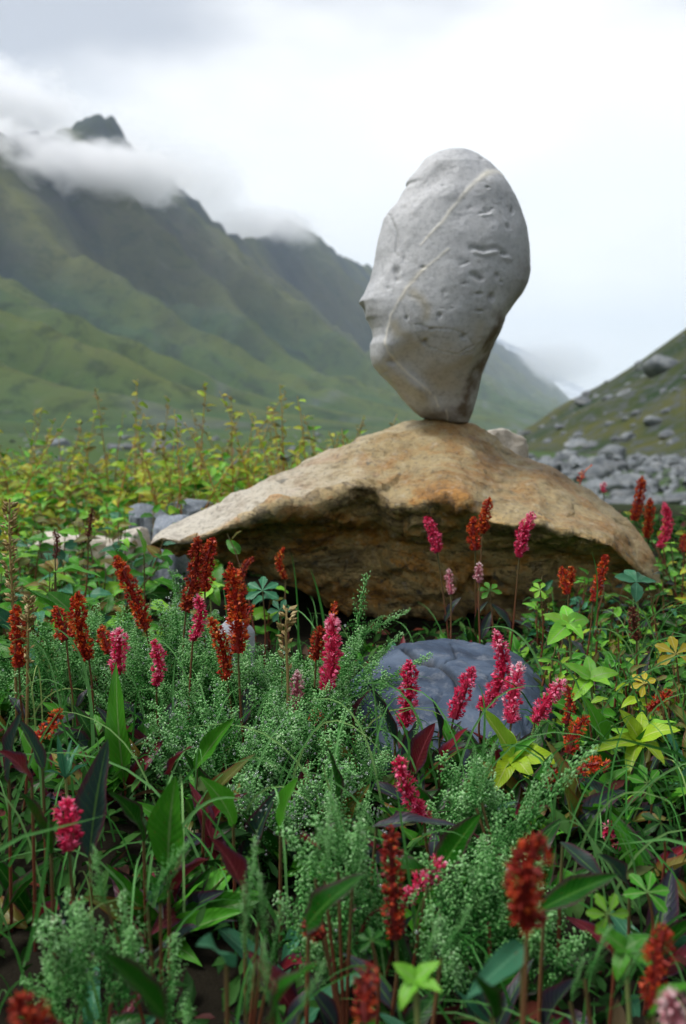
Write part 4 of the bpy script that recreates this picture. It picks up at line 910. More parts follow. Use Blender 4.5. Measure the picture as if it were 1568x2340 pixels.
# ------------------------------------------------------------------ broad single leaves placed by eye
BL = [  # base, tip, width px, depth, material, shape, roll, label
 ((205,1960),(228,1700),78,.60,'purple','lance',.2,'large dark purple leaf with a pale rib standing at the left'),
 ((285,1790),(248,1535),62,.76,'green','lance',-.3,'long green leaf rising right under the magenta spike'),
 ((385,1990),(385,1785),98,.55,'green','lance',0,'broadest upright green leaf left of the middle'),
 ((462,1850),(546,1722),46,.66,'olive','lance',.6,'olive brown folded leaf leaning right'),
 ((445,1760),(522,1640),44,.72,'green','lance',.5,'narrow green leaf leaning right below the shrub'),
 ((535,1890),(500,1770),56,.62,'green','lance',-.4,'green leaf leaning left between two taller ones'),
 ((640,1900),(664,1775),70,.60,'green','ovate',.2,'rounded green leaf left of the feathery mound'),
 ((388,1770),(408,1685),44,.66,'red','ovate',.2,'small bright red leaf tip above the broad leaf'),
 ((20,1790),(30,1625),60,.62,'purple','lance',0,'dark purple leaf at the left edge'),
 ((75,1800),(38,1690),56,.60,'red','lance',-.4,'dark red leaf beside the left edge'),
 ((100,1760),(50,1640),40,.66,'purple','lance',-.5,'mottled purple leaf under the leaning rust spike'),
 ((752,1690),(756,1560),44,.83,'dark','lance',0,'dark green leaf directly below the pale tipped pink spike'),
 ((770,1850),(765,1700),52,.68,'dark','lance',.1,'dark leaf with purple margin in the middle of the picture'),
 ((808,1650),(822,1560),34,.84,'red','lance',.3,'dark red leaf at the left end of the slate rock'),
 ((945,1770),(982,1652),66,.78,'red','lance',.2,'wide dark red leaf before the slate rock, left one'),
 ((1003,1775),(1030,1655),56,.77,'red','lance',-.1,'wide dark red leaf before the slate rock, right one'),
 ((1005,1690),(998,1590),30,.84,'purple','lance',0,'slim purple green leaf upright before the slate rock'),
 ((1385,1740),(1374,1590),36,.82,'green','lance',0,'slim dark green leaf upright right of the leaning pink spike'),
 ((1005,1990),(1085,1860),72,.58,'dark','ovate',.5,'dark green broad leaf under the salmon red spike'),
 ((850,1890),(1040,1850),44,.62,'purple','lance',.1,'bluish purple leaf lying level in the middle'),
 ((1280,1925),(1395,2015),44,.56,'purple','lance',-.2,'purple leaf drooping right over the dark corner'),
 ((700,2120),(790,1990),80,.46,'dark','ovate',.5,'wide dark green leaf low in the middle'),
 ((1200,2160),(1070,2275),60,.40,'blue','ovate',-.3,'blue green leaf with a pale rib low right of the middle'),
 ((520,2210),(480,2100),72,.42,'blue','ovate',.2,'small rounded leaf with a pale rib at the bottom left of the middle'),
 ((380,2330),(250,2170),84,.36,'dark','lance',-.3,'dark blurred leaf sloping along the bottom'),
 ((560,2080),(545,1900),56,.52,'red','lance',0,'deep red leaf behind the forked feathery sprigs'),
 ((120,1960),(60,1800),64,.54,'dark','lance',.2,'dark green leaf behind the salmon pink spike'),
 ((330,1930),(300,1790),48,.60,'dark','lance',.2,'dark leaf between the purple leaf and the broad leaf'),
 ((1235,2080),(1400,1990),60,.48,'dark','lance',.3,'long dark leaf behind the big blurred spike'),
 ((1440,2060),(1420,1930),46,.56,'purple','lance',0,'upright purple leaf under the small crimson spike'),
 ((1130,2330),(1090,2200),70,.36,'dark','lance',.2,'dark blurred leaf at the bottom right of the middle'),
 ((1480,2330),(1568,2200),54,.36,'green','lance',.3,'blurred green leaf at the lower right edge'),
 ((905,1700),(850,1560),34,.80,'purple','lance',-.4,'thin purple leaf crossing the crimson spike with the orange top'),
 ((620,2330),(660,2170),80,.36,'dark','ovate',.2,'broad dark blurred leaf at the bottom left of the middle'),
 ((330,1270),(318,1205),50,1.30,'fresh','ovate',.1,'rounded pale green leaf upright at the left tip of the boulder'),
 ((120,1310),(225,1285),46,1.15,'green','ovate',-.2,'broad green leaf lying level left of the boulder'),
 ((170,1430),(60,1330),50,1.0,'green','ovate',.4,'broad mid green leaf beside the dry straw stalk'),
]
for k, (b, t_, w, d, mat, shp, roll, lab) in enumerate(BL):
    A, Bt = at(*b, d + 0.012), at(*t_, d - 0.01); gb = gz(A.x, A.y); A.z = max(A.z, gb + 0.002)
    root = empty('broad_leaf', (A.x, A.y + 0.006, gb))
    leaf_between('blade', A, Bt, w / FPX * d, shp, mat, root, roll, var=k % 2)
    stem_obj([Vector((A.x, A.y + 0.006, gb - 0.003)), (A + Vector((A.x, A.y + 0.006, gb))) / 2, A + (Bt - A) * 0.06], 0.0013, 0.0010, M['stem'], root, 'leaf_stalk')
    tag(root, lab, 'leaf', 'large single leaves')

# ------------------------------------------------------------------ shoots with leaves placed by eye
def shoot(base, leafs, d, mat, label, shape='ovate', name='leafy_shoot', cat='plant', group='yellow green leafy shoots'):
    Bp = at(*base, d); root = empty(name, (Bp.x, d, gz(Bp.x, d))); P0 = Vector((Bp.x, d, gz(Bp.x, d) - 0.003))
    stem_obj([P0, P0.lerp(Bp, 0.5) + Vector((0.003, 0, 0)), Bp], 0.0015, 0.0011, M['gstem'], root)
    for i, (t_, w, dz) in enumerate(leafs):
        leaf_between('leaf', Bp, at(*t_, d + dz), w / FPX * d, shape, mat, root, 0.25 * ((i % 3) - 1), var=(i % 3))
    return tag(root, label, cat, group)
shoot((1172,1728), [((1105,1612),50,-.01),((1145,1640),40,.02),((1282,1712),48,-.02),((1230,1690),46,.03),((1130,1790),44,-.03),((1215,1760),40,-.03),((1290,1735),26,-.01)], .78, 'lime', 'bright yellow green shoot with long pointed leaves below the leaning pink spike')
shoot((1462,1690), [((1420,1620),44,0),((1470,1610),36,.02),((1530,1640),44,-.02),((1350,1712),36,-.03),((1520,1725),42,-.03),((1430,1740),40,-.04)], .80, 'lime', 'yellow green shoot near the right edge with a long leaf pointing left')
shoot((1350,1550), [((1290,1512),34,0),((1345,1485),30,.02),((1408,1520),38,-.01),((1395,1560),36,-.02),((1305,1590),36,-.02)], .90, 'fresh', 'pale green shoot right of the slate rock with five spread leaves')
shoot((1300,1425), [((1252,1470),44,-.02),((1290,1370),34,.02),((1350,1400),44,0),((1240,1400),34,.01),((1335,1450),34,-.02)], 1.0, 'fresh', 'pale green shoot above the right end of the slate rock')
shoot((1455,1330), [((1405,1315),28,0),((1430,1290),24,.02),((1478,1292),24,.02),((1500,1325),28,0),((1455,1362),30,-.03)], 1.12, 'blue', 'blue green star shaped leaves at the right end of the boulder', 'spoon')
shoot((160,1395), [((110,1350),50,0),((215,1350),46,.02),((105,1430),44,-.02),((235,1425),44,-.02)], 1.08, 'green', 'mid green shoot with four leaves behind the rust spikes at left', group='green leafy shoots')
shoot((480,1340), [((440,1310),34,0),((520,1330),30,.01),((500,1375),30,-.02),((455,1372),30,-.02)], 1.18, 'fresh', 'green shoot in front of the left tip of the boulder', group='green leafy shoots')
shoot((150,1780), [((130,1680),16,0),((175,1690),16,.01),((110,1740),14,-.01),((195,1740),14,-.01),((160,1670),14,.02)], .68, 'blue', 'silvery narrow leaved shoot under the leaning rust spike', 'lance', group='green leafy shoots')
shoot((950,2240), [((900,2200),40,0),((1000,2190),40,0),((905,2290),40,-.01),((1010,2260),36,-.01)], .40, 'fresh', 'blurred pale shoot low in the middle', group='green leafy shoots')
shoot((1430,2170), [((1370,2120),44,0),((1480,2130),40,0),((1400,2230),40,-.01),((1500,2210),36,-.01)], .46, 'green', 'green shoot in the dark lower right', group='green leafy shoots')
def palmate(px, py, d, size, mat, label, tilt=0.9, rz=0.0):
    Bp = at(px, py, d); root = empty('lobed_leaf_plant', (Bp.x, d + 0.01, gz(Bp.x, d)))
    stem_obj([Vector((Bp.x, d + 0.01, gz(Bp.x, d) - 0.003)), Bp.lerp(Vector((Bp.x, d, 0)), 0.4) + Vector((0.004, 0, 0)), Bp], 0.0011, 0.0008, M['stem'], root, 'leaf_stalk')
    o = link('leaf', leaves('palm', mat)[int(px) % 3], root); s = size / FPX * d
    o.matrix_local = Matrix.Translation(Bp - root.location) @ Matrix.Rotation(tilt, 4, 'X') @ Matrix.Rotation(1.57 + rz, 4, 'Z') @ Matrix.Diagonal((s, s, s, 1))
    tag(root, label, 'plant', 'lobed leaves')
for a in [(1545,1495,.92,100,'yellow','yellow lobed leaf at the right edge'), (1472,1562,.88,64,'yellow','small orange yellow lobed leaf right of the slate rock',1.0,.8), (600,1350,1.12,84,'blue','dark blue green lobed leaf in the shadow under the boulder'),
          (640,1395,1.05,60,'blue','lower blue green lobed leaf at the boulder shadow',1.1,.6), (1480,2040,.55,110,'green','green lobed leaf in the dark lower right',.8,-.4), (1480,1790,.72,90,'green','green lobed leaf near the right edge with brown tips',1.0,1.2),
          (1120,1350,1.15,56,'green','small green lobed leaf before the boulder',.8,.3), (1510,1880,.64,90,'dark','dark lobed leaf near the right edge',.7,2.0), (1235,1348,1.12,50,'fresh','pale lobed leaf at the right foot of the boulder',.8,1.5),
          (1390,2090,.5,100,'fresh','cream green torn leaf above the dark lower right',1.2,.5), (850,2150,.48,70,'dark','dark lobed leaf behind the very tall thin spike',.7,.2)]:
    palmate(*a[:6], *(a[6:] if len(a) > 6 else ()))

# ------------------------------------------------------------------ feathery shrubs
def sprig_mesh(seed, length=1.0, nb=22):
    # unit sprig along +z, about one unit tall; nubs of leaf along short side branchlets
    r = np.random.default_rng(seed); B = Batch(); ts = np.linspace(0, 1, 9); bx, by = r.normal(0, .10), r.normal(0, .10)
    cen = lambda t: np.stack([bx * t ** 2 + 0.015 * np.sin(9 * t + seed), by * t ** 2, t * 0.98], -1)
    V, F = tube(cen(ts), np.linspace(0.011, 0.004, 9), 4); B.add(V, F, 0.3)
    pos, dirs, sc = [], [], []
    for k in range(nb + 1):
        t = 0.14 + 0.86 * k / nb; c = cen(np.array(t)); az = k * 2.4 + r.normal(0, .3); bl = (0.24 * (1 - t) ** 0.5 + 0.035) * r.uniform(0.7, 1.2); up = 0.75 + 0.5 * t
        d = np.array([math.cos(az), math.sin(az), up]); d /= np.linalg.norm(d)
        n = max(4, int(bl / 0.016))
        for q in range(n):
            s = (q + 0.6) / n; p = c + d * bl * s + np.array([0, 0, 0.25 * bl * s * s]); a2 = q * 2.4 + r.uniform(0, 1)
            e1 = np.cross(d, [0, 0, 1.0]); e1 /= np.linalg.norm(e1) + 1e-9; e2 = np.cross(d, e1); o = math.cos(a2) * e1 + math.sin(a2) * e2
            pos.append(p + o * 0.004); dirs.append(o + d * 0.75 + r.normal(0, .15, 3)); sc.append(0.034 * (1.05 - 0.4 * s) * r.uniform(.8, 1.2))
    for q in range(26):
        t = 0.25 + 0.75 * q / 26; a2 = q * 2.4; o = np.array([math.cos(a2), math.sin(a2), 0]); pos.append(cen(np.array(t)) + o * 0.006); dirs.append(o + [0, 0, 1.0]); sc.append(0.034)
    pos, dirs, sc = map(np.array, (pos, dirs, sc))
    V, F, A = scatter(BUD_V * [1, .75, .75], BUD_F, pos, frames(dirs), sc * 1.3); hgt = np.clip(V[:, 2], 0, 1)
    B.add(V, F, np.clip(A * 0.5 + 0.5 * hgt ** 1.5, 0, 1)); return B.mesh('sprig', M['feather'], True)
SPR = [sprig_mesh(i) for i in range(7)]
def sprig_obj(parent, base, tip, r, fat=1.0):
    base, tip = Vector(base), Vector(tip); d = tip - base; L = d.length; q = d.to_track_quat('Z', 'Y'); o = link('sprig', r.choice(SPR), parent)
    o.matrix_local = Matrix.Translation(base - parent.location) @ q.to_matrix().to_4x4() @ Matrix.Rotation(r.uniform(0, 6.28), 4, 'Z') @ Matrix.Diagonal((L * fat, L * fat, L, 1)); return o
ICO = None
def dew_part(root, pts, r):
    global ICO
    if ICO is None:
        import bmesh
        bm = bmesh.new(); bmesh.ops.create_icosphere(bm, subdivisions=1, radius=1.0); bm.verts.ensure_lookup_table()
        ICO = (np.array([v.co[:] for v in bm.verts]), np.array([[v.index for v in f.verts] for f in bm.faces])); bm.free()
    pos = np.array([p[:] for p in pts]); V, F, A = scatter(ICO[0], ICO[1], pos, rotm(len(pos)), rng.uniform(0.0006, 0.0014, len(pos)))
    tag(link('dew_drops', me_new('dew_drops', V, F, M['dew']), root), kind='stuff')
def feathery(px, d, rad, height, n, label, seed, spread=1.0, dew=40, L=(0.05, 0.08), yr=0.7):
    r = random.Random(seed); x0 = (px - CX) / FPX * d; root = empty('feathery_shrub', (x0, d, gz(x0, d))); pts = []
    for k in range(n):
        a = r.uniform(0, 6.28); q = math.sqrt(r.random()); x = x0 + rad * q * math.cos(a); y = d + rad * yr * q * math.sin(a)
        h = (height + 0.012) * (1 - 0.45 * q * q) * r.uniform(0.8, 1.12); l = r.uniform(*L); lean = 0.55 * q * spread
        tip = Vector((x, y, gz(x, y) + h)); dr = Vector((math.cos(a) * lean + r.gauss(0, .22), math.sin(a) * lean + r.gauss(0, .18) - 0.12, 1)).normalized()
        base = tip - dr * l
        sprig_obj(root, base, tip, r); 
        if dew: pts += [base.lerp(tip, r.uniform(.35, 1)) - root.location + Vector((r.gauss(0, .005), r.gauss(0, .004) - .003, r.gauss(0, .003))) for _ in range(max(1, round(dew / n)) if r.random() < dew / n else 0)]
        if k % 5 == 0:
            stem_obj([Vector((x0 + (x - x0) * .3, d + (y - d) * .3, gz(x0, d))), base.lerp(Vector((x0, d, base.z)), 0.4), base], 0.0013, 0.0009, M['stem'], root, 'woody_stem', 4)
    if pts: dew_part(root, pts, r)
    return tag(root, label, 'shrub', 'feathery green shrubs')
FS = [
 (95, .98, .085, .100, 26, 'feathery shrub at the left edge below the leftmost rust spikes'),
 (270, 1.02, .090, .105, 30, 'feathery shrub behind the magenta spike at left'),
 (420, .95, .095, .112, 50, 'feathery shrub round the foot of the tall rust pair'),
 (560, .90, .095, .100, 52, 'dewy feathery shrub at the foot of the thickest rust spike'),
 (520, .80, .075, .080, 32, 'front lobe of the feathery shrub sparkling with dew'),
 (700, .80, .070, .075, 32, 'feathery shrub below the pale tipped pink spike'),
 (400, 1.08, .060, .125, 22, 'tall loose feathery shrub behind the short bright pink spike'),
 (790, .72, .045, .055, 13, 'low feathery shrub before the dark leaf in the middle'),
 (640, .70, .045, .060, 14, 'low feathery shrub over the rounded green leaf'),
 (770, .92, .060, .095, 26, 'feathery shrub against the left end of the slate rock'),
]
for i, a in enumerate(FS): feathery(*a, seed=100 + i, dew=330 if 2 <= i <= 8 else 110)
feathery(240, .48, .048, .108, 17, 'blurred feathery mound in the lower left', 130, dew=12, L=(.045, .065))
feathery(770, .56, .034, .110, 15, 'feathery clump in the lower middle beside the very tall thin spike', 132, dew=10, L=(.05, .08))
feathery(1120, .56, .060, .090, 17, 'feathery mat round the bent pink spike', 133, dew=12)
feathery(1070, .68, .035, .080, 16, 'feathery clump right of the salmon red spike', 134, dew=8)
feathery(1130, .60, .038, .085, 16, 'small feathery clump under the dark broad leaf', 135, dew=0)
def sprig_plant(px, py, d, segs, label, seed, fat=1.0):
    r = random.Random(seed); P = at(px, py, d); P.z = gz(P.x, P.y); root = empty('feathery_sprig_plant', P)
    for (b, t_, f) in segs:
        A, Bt = at(*b, d), at(*t_, d - 0.005); A.z = max(A.z, gz(A.x, A.y)); sprig_obj(root, A, Bt, r, f)
        if Vector((A.x, A.y)) != Vector((P.x, P.y)) and (A - P).length > 0.006: stem_obj([P, P.lerp(A, .5) + Vector((0, 0, .004)), A.lerp(Bt, .1)], 0.0012, 0.0009, M['stem'], root, 'woody_stem', 4)
    return tag(root, label, 'shrub', 'feathery green sprigs')
sprig_plant(930, 1760, .80, [((900,1760),(870,1610),.6),((940,1770),(960,1640),.5),((1080,1780),(1130,1680),.6),((1190,1740),(1230,1640),.6)], 'small feathery sprigs leaning on the near face of the slate rock', 211)
sprig_plant(800, 1600, .97, [((800,1560),(835,1315),.55),((790,1480),(918,1380),.6),((790,1590),(918,1450),.5),((800,1600),(990,1505),.6),((820,1560),(952,1548),.5),((770,1600),(880,1490),.7)], 'feathery sprigs arching right over the slate rock', 201)
sprig_plant(1190, 1900, .62, [((1130,1960),(1345,1690),.55),((1150,1980),(1300,1760),.6),((1140,1990),(1230,1790),.6),((1100,1850),(1108,1690),.6),((1090,1860),(1075,1720),.6),((1120,1950),(1190,1850),.7)], 'long feathery sprig sloping up to the right in the middle right', 202)
sprig_plant(560, 2200, .50, [((560,2150),(582,1915),.5),((600,2170),(618,1990),.5),((560,2210),(555,2030),.5),((610,2250),(650,2060),.5),((590,2120),(600,2000),.6)], 'two upright feathery sprigs in the dark lower left of the middle', 203)
sprig_plant(380, 2090, .50, [((330,2090),(400,1900),.7),((360,2080),(425,1925),.6),((250,2080),(190,1960),.8)], 'feathery sprig before the broadest green leaf', 204)
sprig_plant(790, 2050, .52, [((770,2010),(800,1820),.7),((740,2030),(755,1860),.7),((800,2030),(860,1850),.7),((720,2020),(722,1890),.6)], 'upright feathery sprigs left of the very tall thin spike', 205)
sprig_plant(640, 2330, .40, [((620,2330),(600,2150),.6),((680,2330),(730,2200),.6),((560,2330),(575,2210),.6)], 'blurred feathery sprigs at the bottom left of the middle', 206)
sprig_plant(1400, 2300, .44, [((1330,2250),(1400,2120),.6),((1400,2280),(1480,2150),.5),((1300,2300),(1330,2190),.5)], 'blurred grey green sprigs in the dark lower right', 207)
sprig_plant(960, 2200, .45, [((960,2230),(1010,2100),.6),((1000,2200),(1080,2080),.6)], 'blurred feathery sprigs right of the very tall thin spike', 208)

# ------------------------------------------------------------------ small rosettes and low plants
def rosette(px, d, n, L, mats, shape, label, seed, el=(0.3, 1.1), name='low_plant', group='low leafy plants', asp=0.3, x=None):
    r = random.Random(seed); x0 = (px - CX) / FPX * d if x is None else x; g = gz(x0, d); root = empty(name, (x0, d, g))
    for k in range(n):
        az = k * 2.4 + r.uniform(-.4, .4); e = r.uniform(*el); l = L * r.uniform(.6, 1.15); b = Vector((x0 + r.gauss(0, .006), d + r.gauss(0, .006), g + r.uniform(0, .01)))
        leaf_between('leaf', b, b + Vector((math.cos(az) * math.cos(e), math.sin(az) * math.cos(e), math.sin(e))) * l, l * asp * r.uniform(.8, 1.2), shape, r.choice(mats), root, r.uniform(-.4, .4), r=r)
    return tag(root, label, 'plant', group)
def leafy_stem(x0, y0, h, n, L, mats, label, seed, group, stemmat='stem', shape='ovate', asp=0.55, cat='plant', name='leafy_plant', zig=0.006, tuft=0):
    r = random.Random(seed); g = gz(x0, y0); root = empty(name, (x0, y0, g)); lx, ly = r.gauss(0, .17) * h, r.gauss(0, .10) * h
    P = [Vector((x0 + lx * t * t + (zig * (1 if i % 2 else -1) if 0 < i < 6 else 0), y0 + ly * t, g + h * t)) for i, t in enumerate(np.linspace(0, 1, 7))]
    stem_obj(P, 0.0016 + h * 0.002, 0.0007, M[stemmat], root, k=4)
    for k in range(n):
        t = 0.15 + 0.85 * (k + 0.5) / n; i = min(5, int(t * 6)); b = P[i].lerp(P[i + 1], t * 6 - i); az = k * 2.6 + r.uniform(-.5, .5); e = r.uniform(-.1, .8); l = L * (1.1 - 0.65 * t) * r.uniform(.7, 1.2)
        leaf_between('leaf', b, b + Vector((math.cos(az) * math.cos(e), math.sin(az) * math.cos(e), math.sin(e))) * l, l * asp * r.uniform(.8, 1.15), shape, r.choice(mats), root, r.uniform(-.5, .5), r=r)
    if tuft:
        q = np.random.default_rng(seed); t = 0.45 + 0.55 * q.random(tuft); arr = np.array([p[:] for p in P]); pos = np.stack([np.interp(t, np.linspace(0, 1, 7), arr[:, c]) for c in range(3)], 1) - np.array(root.location[:])
        th = q.uniform(0, 6.28, tuft); dirs = np.stack([np.cos(th), np.sin(th), q.uniform(.3, 1, tuft)], 1); V, F, A = scatter(BUD_V * [1, .5, .5], BUD_F, pos, frames(dirs), q.uniform(.006, .014, tuft)); B = Batch(); B.add(V, F, A)
        tag(link('bud_cluster', B.mesh('buds', M['straw'], False), root), kind='stuff')
    return tag(root, label, cat, group)
def zone(px, d):
    z = ['at the left edge', 'left of the middle', 'in the middle', 'right of the middle', 'at the right edge'][max(0, min(4, int(px / 314)))]
    return z
ORD = ['first', 'second', 'third', 'fourth', 'fifth', 'sixth', 'seventh', 'eighth', 'ninth', 'tenth', 'eleventh', 'twelfth', 'thirteenth', 'fourteenth', 'fifteenth', 'sixteenth', 'seventeenth', 'eighteenth', 'nineteenth', 'twentieth'] + ['twenty ' + w for w in ('first', 'second', 'third', 'fourth', 'fifth', 'sixth', 'seventh', 'eighth', 'ninth')]
# the bank of tall yellow green plants at the left, behind the boulder
rb = random.Random(77)
TALL = [(30,885),(60,960),(255,885),(310,870),(180,935),(455,870),(370,910),(430,915),(505,895),(535,905),(590,893),(655,880),(712,905),(560,940),(620,930),(690,930),(770,950),(800,985),(480,940),(340,945),(140,960),(225,960),(90,985),(640,985),(740,985),(410,975),(300,980),(0,960),(530,985)]
for k, (px, py) in enumerate(sorted(TALL)):
    d = rb.uniform(2.1, 2.9); x = (px - CX) / FPX * d; h = CZ - (py - HY) / FPX * d - gz(x, d)
    leafy_stem(x, d, h, 15, .056, ['bush', 'bush', 'olive', 'lime'], 'tall thin yellow green plant, %s from the left in the row behind the boulder' % ORD[k % 29], 300 + k, 'tall yellow green plants behind the boulder', 'twig', 'ovate', .42, tuft=14, zig=.006, name='tall_herb')
for k in range(60):
    d = rb.uniform(1.9, 2.9); px = rb.uniform(0, 840); py = rb.uniform(930, 1060); x = (px - CX) / FPX * d; h = CZ - (py - HY) / FPX * d - gz(x, d)
    leafy_stem(x, d, h, 11, .050, ['bush', 'fresh', 'bush', 'lime'], 'thin reddish stem with small yellow leaves in the bank, ' + zone(px, d), 2300 + k, 'thin reddish stems of the bank', 'twig', 'ovate', .42, tuft=8, zig=.006, name='thin_herb')
for k in range(270):
    d = rb.uniform(1.8, 3.4); px = rb.uniform(-60, 860); x = (px - CX) / FPX * d
    if px > 500 and d < 2.0: continue
    h = rb.uniform(.12, .25) * (1 if d > 2.1 else .7)
    leafy_stem(x, d, h, 11, .068, ['bush', 'fresh', 'bush', 'green', 'fresh'] if rb.random() < .75 else ['green', 'olive', 'lime'], 'bushy yellow green plant in the blurred bank behind the boulder, ' + zone(px, d), 400 + k, 'bushy plants of the left bank', 'twig', 'ovate', .52, tuft=6 if k % 2 else 0, name='bushy_plant')
# nearer green leaves at the left, between the bank and the feathery shrubs
for k in range(120):
    d = 1.12 + .75 * rb.random(); px = rb.uniform(-40, 520 if d > 1.35 else 620); x = (px - CX) / FPX * d
    if px > 330 and d > 1.36: continue
    leafy_stem(x, d, (rb.uniform(.09, .17) if d > 1.3 else rb.uniform(.05, .11)), 8, .052, ['green', 'fresh', 'blue', 'green', 'olive'], 'broad leaved plant left of the boulder, ' + ('beside the sandy rocks, ' if d > 1.5 else 'behind the rust spikes, ') + zone(px, d), 600 + k, 'broad leaved plants left of the boulder', 'stem', 'ovate', .52, name='broad_leaved_plant')
# right of the boulder and round its right foot
for k in range(70):
    d = rb.uniform(.86, 1.30); px = rb.uniform(1230, 1600); x = (px - CX) / FPX * d
    leafy_stem(x, d, rb.uniform(.03, .075), 6, .034, ['green', 'fresh', 'olive', 'green', 'dark', 'lime'], ('tall' if k % 2 else 'short') + ' low leafy plant in the bank right of the slate rock, ' + zone(px, d), 700 + k, 'low plants right of the slate rock', 'stem', 'lance' if k % 2 else 'ovate', .36)
for k in range(16):
    d = rb.uniform(1.3, 1.9); x = rb.uniform(.315, .36) * d + .02
    leafy_stem(x, d, rb.uniform(.06, .16), 7, .04, ['bush', 'green', 'fresh'], 'leafy plant beyond the right end of the boulder', 780 + k, 'plants beyond the right end of the boulder', 'stem', 'ovate', .45)
for k in range(46):
    px = rb.uniform(1190, 1540); d = 1.24 + .20 * rb.random()
    leafy_stem((px - CX) / FPX * d, d, rb.uniform(.05, .105), 7, .036, ['green', 'fresh', 'purple', 'dark', 'green', 'blue'], 'leafy plant against the dark front of the boulder, ' + ('under its right tip' if px > 1400 else 'right of the pink spike'), 3700 + k, 'plants against the right front of the boulder', 'stem', 'lance' if k % 3 else 'ovate', .38)
# mat of small purple green rosettes before the boulder
for k in range(64):
    d = rb.uniform(1.10, 1.32); px = rb.uniform(800, 1420)
    if px < 930 and d < 1.22: continue
    rosette(px, d, 8, .036, ['purple', 'green', 'blue', 'red', 'green'] if px < 1200 else ['green', 'fresh', 'blue'], 'lance', 'small purple and green rosette at the front foot of the boulder, ' + zone(px, d), 800 + k, (.3, 1.2), group='rosettes before the boulder')
for k in range(22):
    px = rb.uniform(840, 1290); d = 1.19 + .05 * rb.random() - (.10 if px > 1225 else 0)
    rosette(px, d, 7, .040, ['purple', 'green', 'red', 'green', 'fresh'], 'lance', 'small rosette hanging over the back of the slate rock, ' + zone(px, d), 860 + k, (.2, 1.3), group='rosettes before the boulder')
# foreground leaf plants
for k in range(95):
    d = .40 + .62 * rb.random() ** .8; px = rb.uniform(-80, 1640); 
    x = (px - CX) / FPX * d
    if .86 < d < 1.2 and 800 < px < 1240: continue
    rosette(px, d, 6, .058, (['dark', 'dark', 'purple', 'dark', 'blue', 'red'] if d < .6 else ['dark', 'green', 'purple', 'dark', 'green', 'red', 'olive']), 'lance', 'dark lance leaved plant ' + ('nearest the camera, ' if d < .55 else 'in the middle of the foreground, ' if d < .75 else 'below the flower spikes, ') + zone(px, d), 900 + k, (.35, 1.25), group='dark lance leaved foreground plants', asp=.24)  # nearest plants draw darker leaves, foreground shade put into their colour
for k in range(70):
    d = .72 + .55 * rb.random(); px = rb.uniform(1150, 1620) if k % 2 else rb.uniform(850, 1620)
    if .84 < d < 1.2 and px < 1235: continue
    rosette(px, d, 7, .036, ['green', 'fresh', 'blue', 'olive', 'purple', 'green'], 'lance', 'small mixed green rosette ' + ('near the right yellow green shoots, ' if d < .95 else 'beside the slate rock, ') + zone(px, d), 1100 + k, (.3, 1.2), group='small rosettes in the right foreground', asp=.3)

# ------------------------------------------------------------------ ground cover and grass (uncountable)
def cover():
    lv = []; nl = 4
    for i in range(nl):
        t = i / (nl - 1); w = math.sin(math.pi * t ** .8) ** .8 * .2 if 0 < i < nl - 1 else 0.01
        for a in (-1, 0, 1): lv.append((t, a * w, -0.25 * t * t + abs(a) * .06))
    lv = np.array(lv); lf = grid_faces(nl, 3)
    n = 22000; y = .30 + 2.9 * rng.random(n) ** 0.95; px = rng.uniform(-120, 1690, n); x = (px - CX) / FPX * y
    keep = ~((y > .88) & (y < 1.17) & (px > 830) & (px < 1215)) & ~((y > 1.42) & (y < 1.9) & (px > 480) & (px < 1480)) & ~((y > 1.30) & (y < 1.45) & (px > 430) & (px < 760))
    keep &= (y > .66) | (rng.random(n) < .35)
    x, y = x[keep], y[keep]
    n2 = 62000; x2 = rng.uniform(-2.6, 2.8, n2); y2 = rng.uniform(-.8, 4.2, n2); out_ = np.abs(x2) > .40 * np.abs(y2) + .03 + 2 * (y2 > 3.2) * 0; out_ &= ~((y2 > 1.36) & (y2 < 1.9) & (x2 > -.22) & (x2 < .50)) & ((y2 > .1) | (np.abs(x2) > .3))
    x, y = np.concatenate([x, x2[out_]]), np.concatenate([y, y2[out_]]); n = len(x); z = np.array([gz(a, b) for a, b in zip(x, y)]) + .030 * rng.random(n) ** 1.5
    th = rng.uniform(0, 6.28, n); e = rng.uniform(-.1, 1.1, n); dr = np.stack([np.cos(th) * np.cos(e), np.sin(th) * np.cos(e), np.sin(e)], 1)
    V, F, A = scatter(lv, lf, np.stack([x, y, z], 1), frames(dr, rng.normal(0, .5, n)), rng.uniform(.010, .024, n) * np.clip(.6 + np.abs(x), 1, 2.2))
    tag(link('ground_cover', me_new('ground_cover', V, F, M['cover'], attrs={'rnd': A})), 'low tangle of small green and reddish leaves covering the soil', kind='stuff')
cover()
def blade(P0, P1, P2, w, n=8):
    t = np.linspace(0, 1, n)[:, None]; P0, P1, P2 = (np.array(p[:]) for p in (P0, P1, P2)); c = (1 - t) ** 2 * P0 + 2 * t * (1 - t) * P1 + t ** 2 * P2
    tg = np.gradient(c, axis=0); s = np.cross(tg, [0.1, -1, 0.25]); s /= np.linalg.norm(s, axis=1)[:, None] + 1e-9; ww = w * (1 - t ** 2.2) + 1e-5
    up = np.cross(s, tg); up /= np.linalg.norm(up, axis=1)[:, None] + 1e-9
    V = np.stack([c - s * ww / 2 + up * ww * .15, c, c + s * ww / 2 + up * ww * .15], 1).reshape(-1, 3); return V, grid_faces(n, 3)
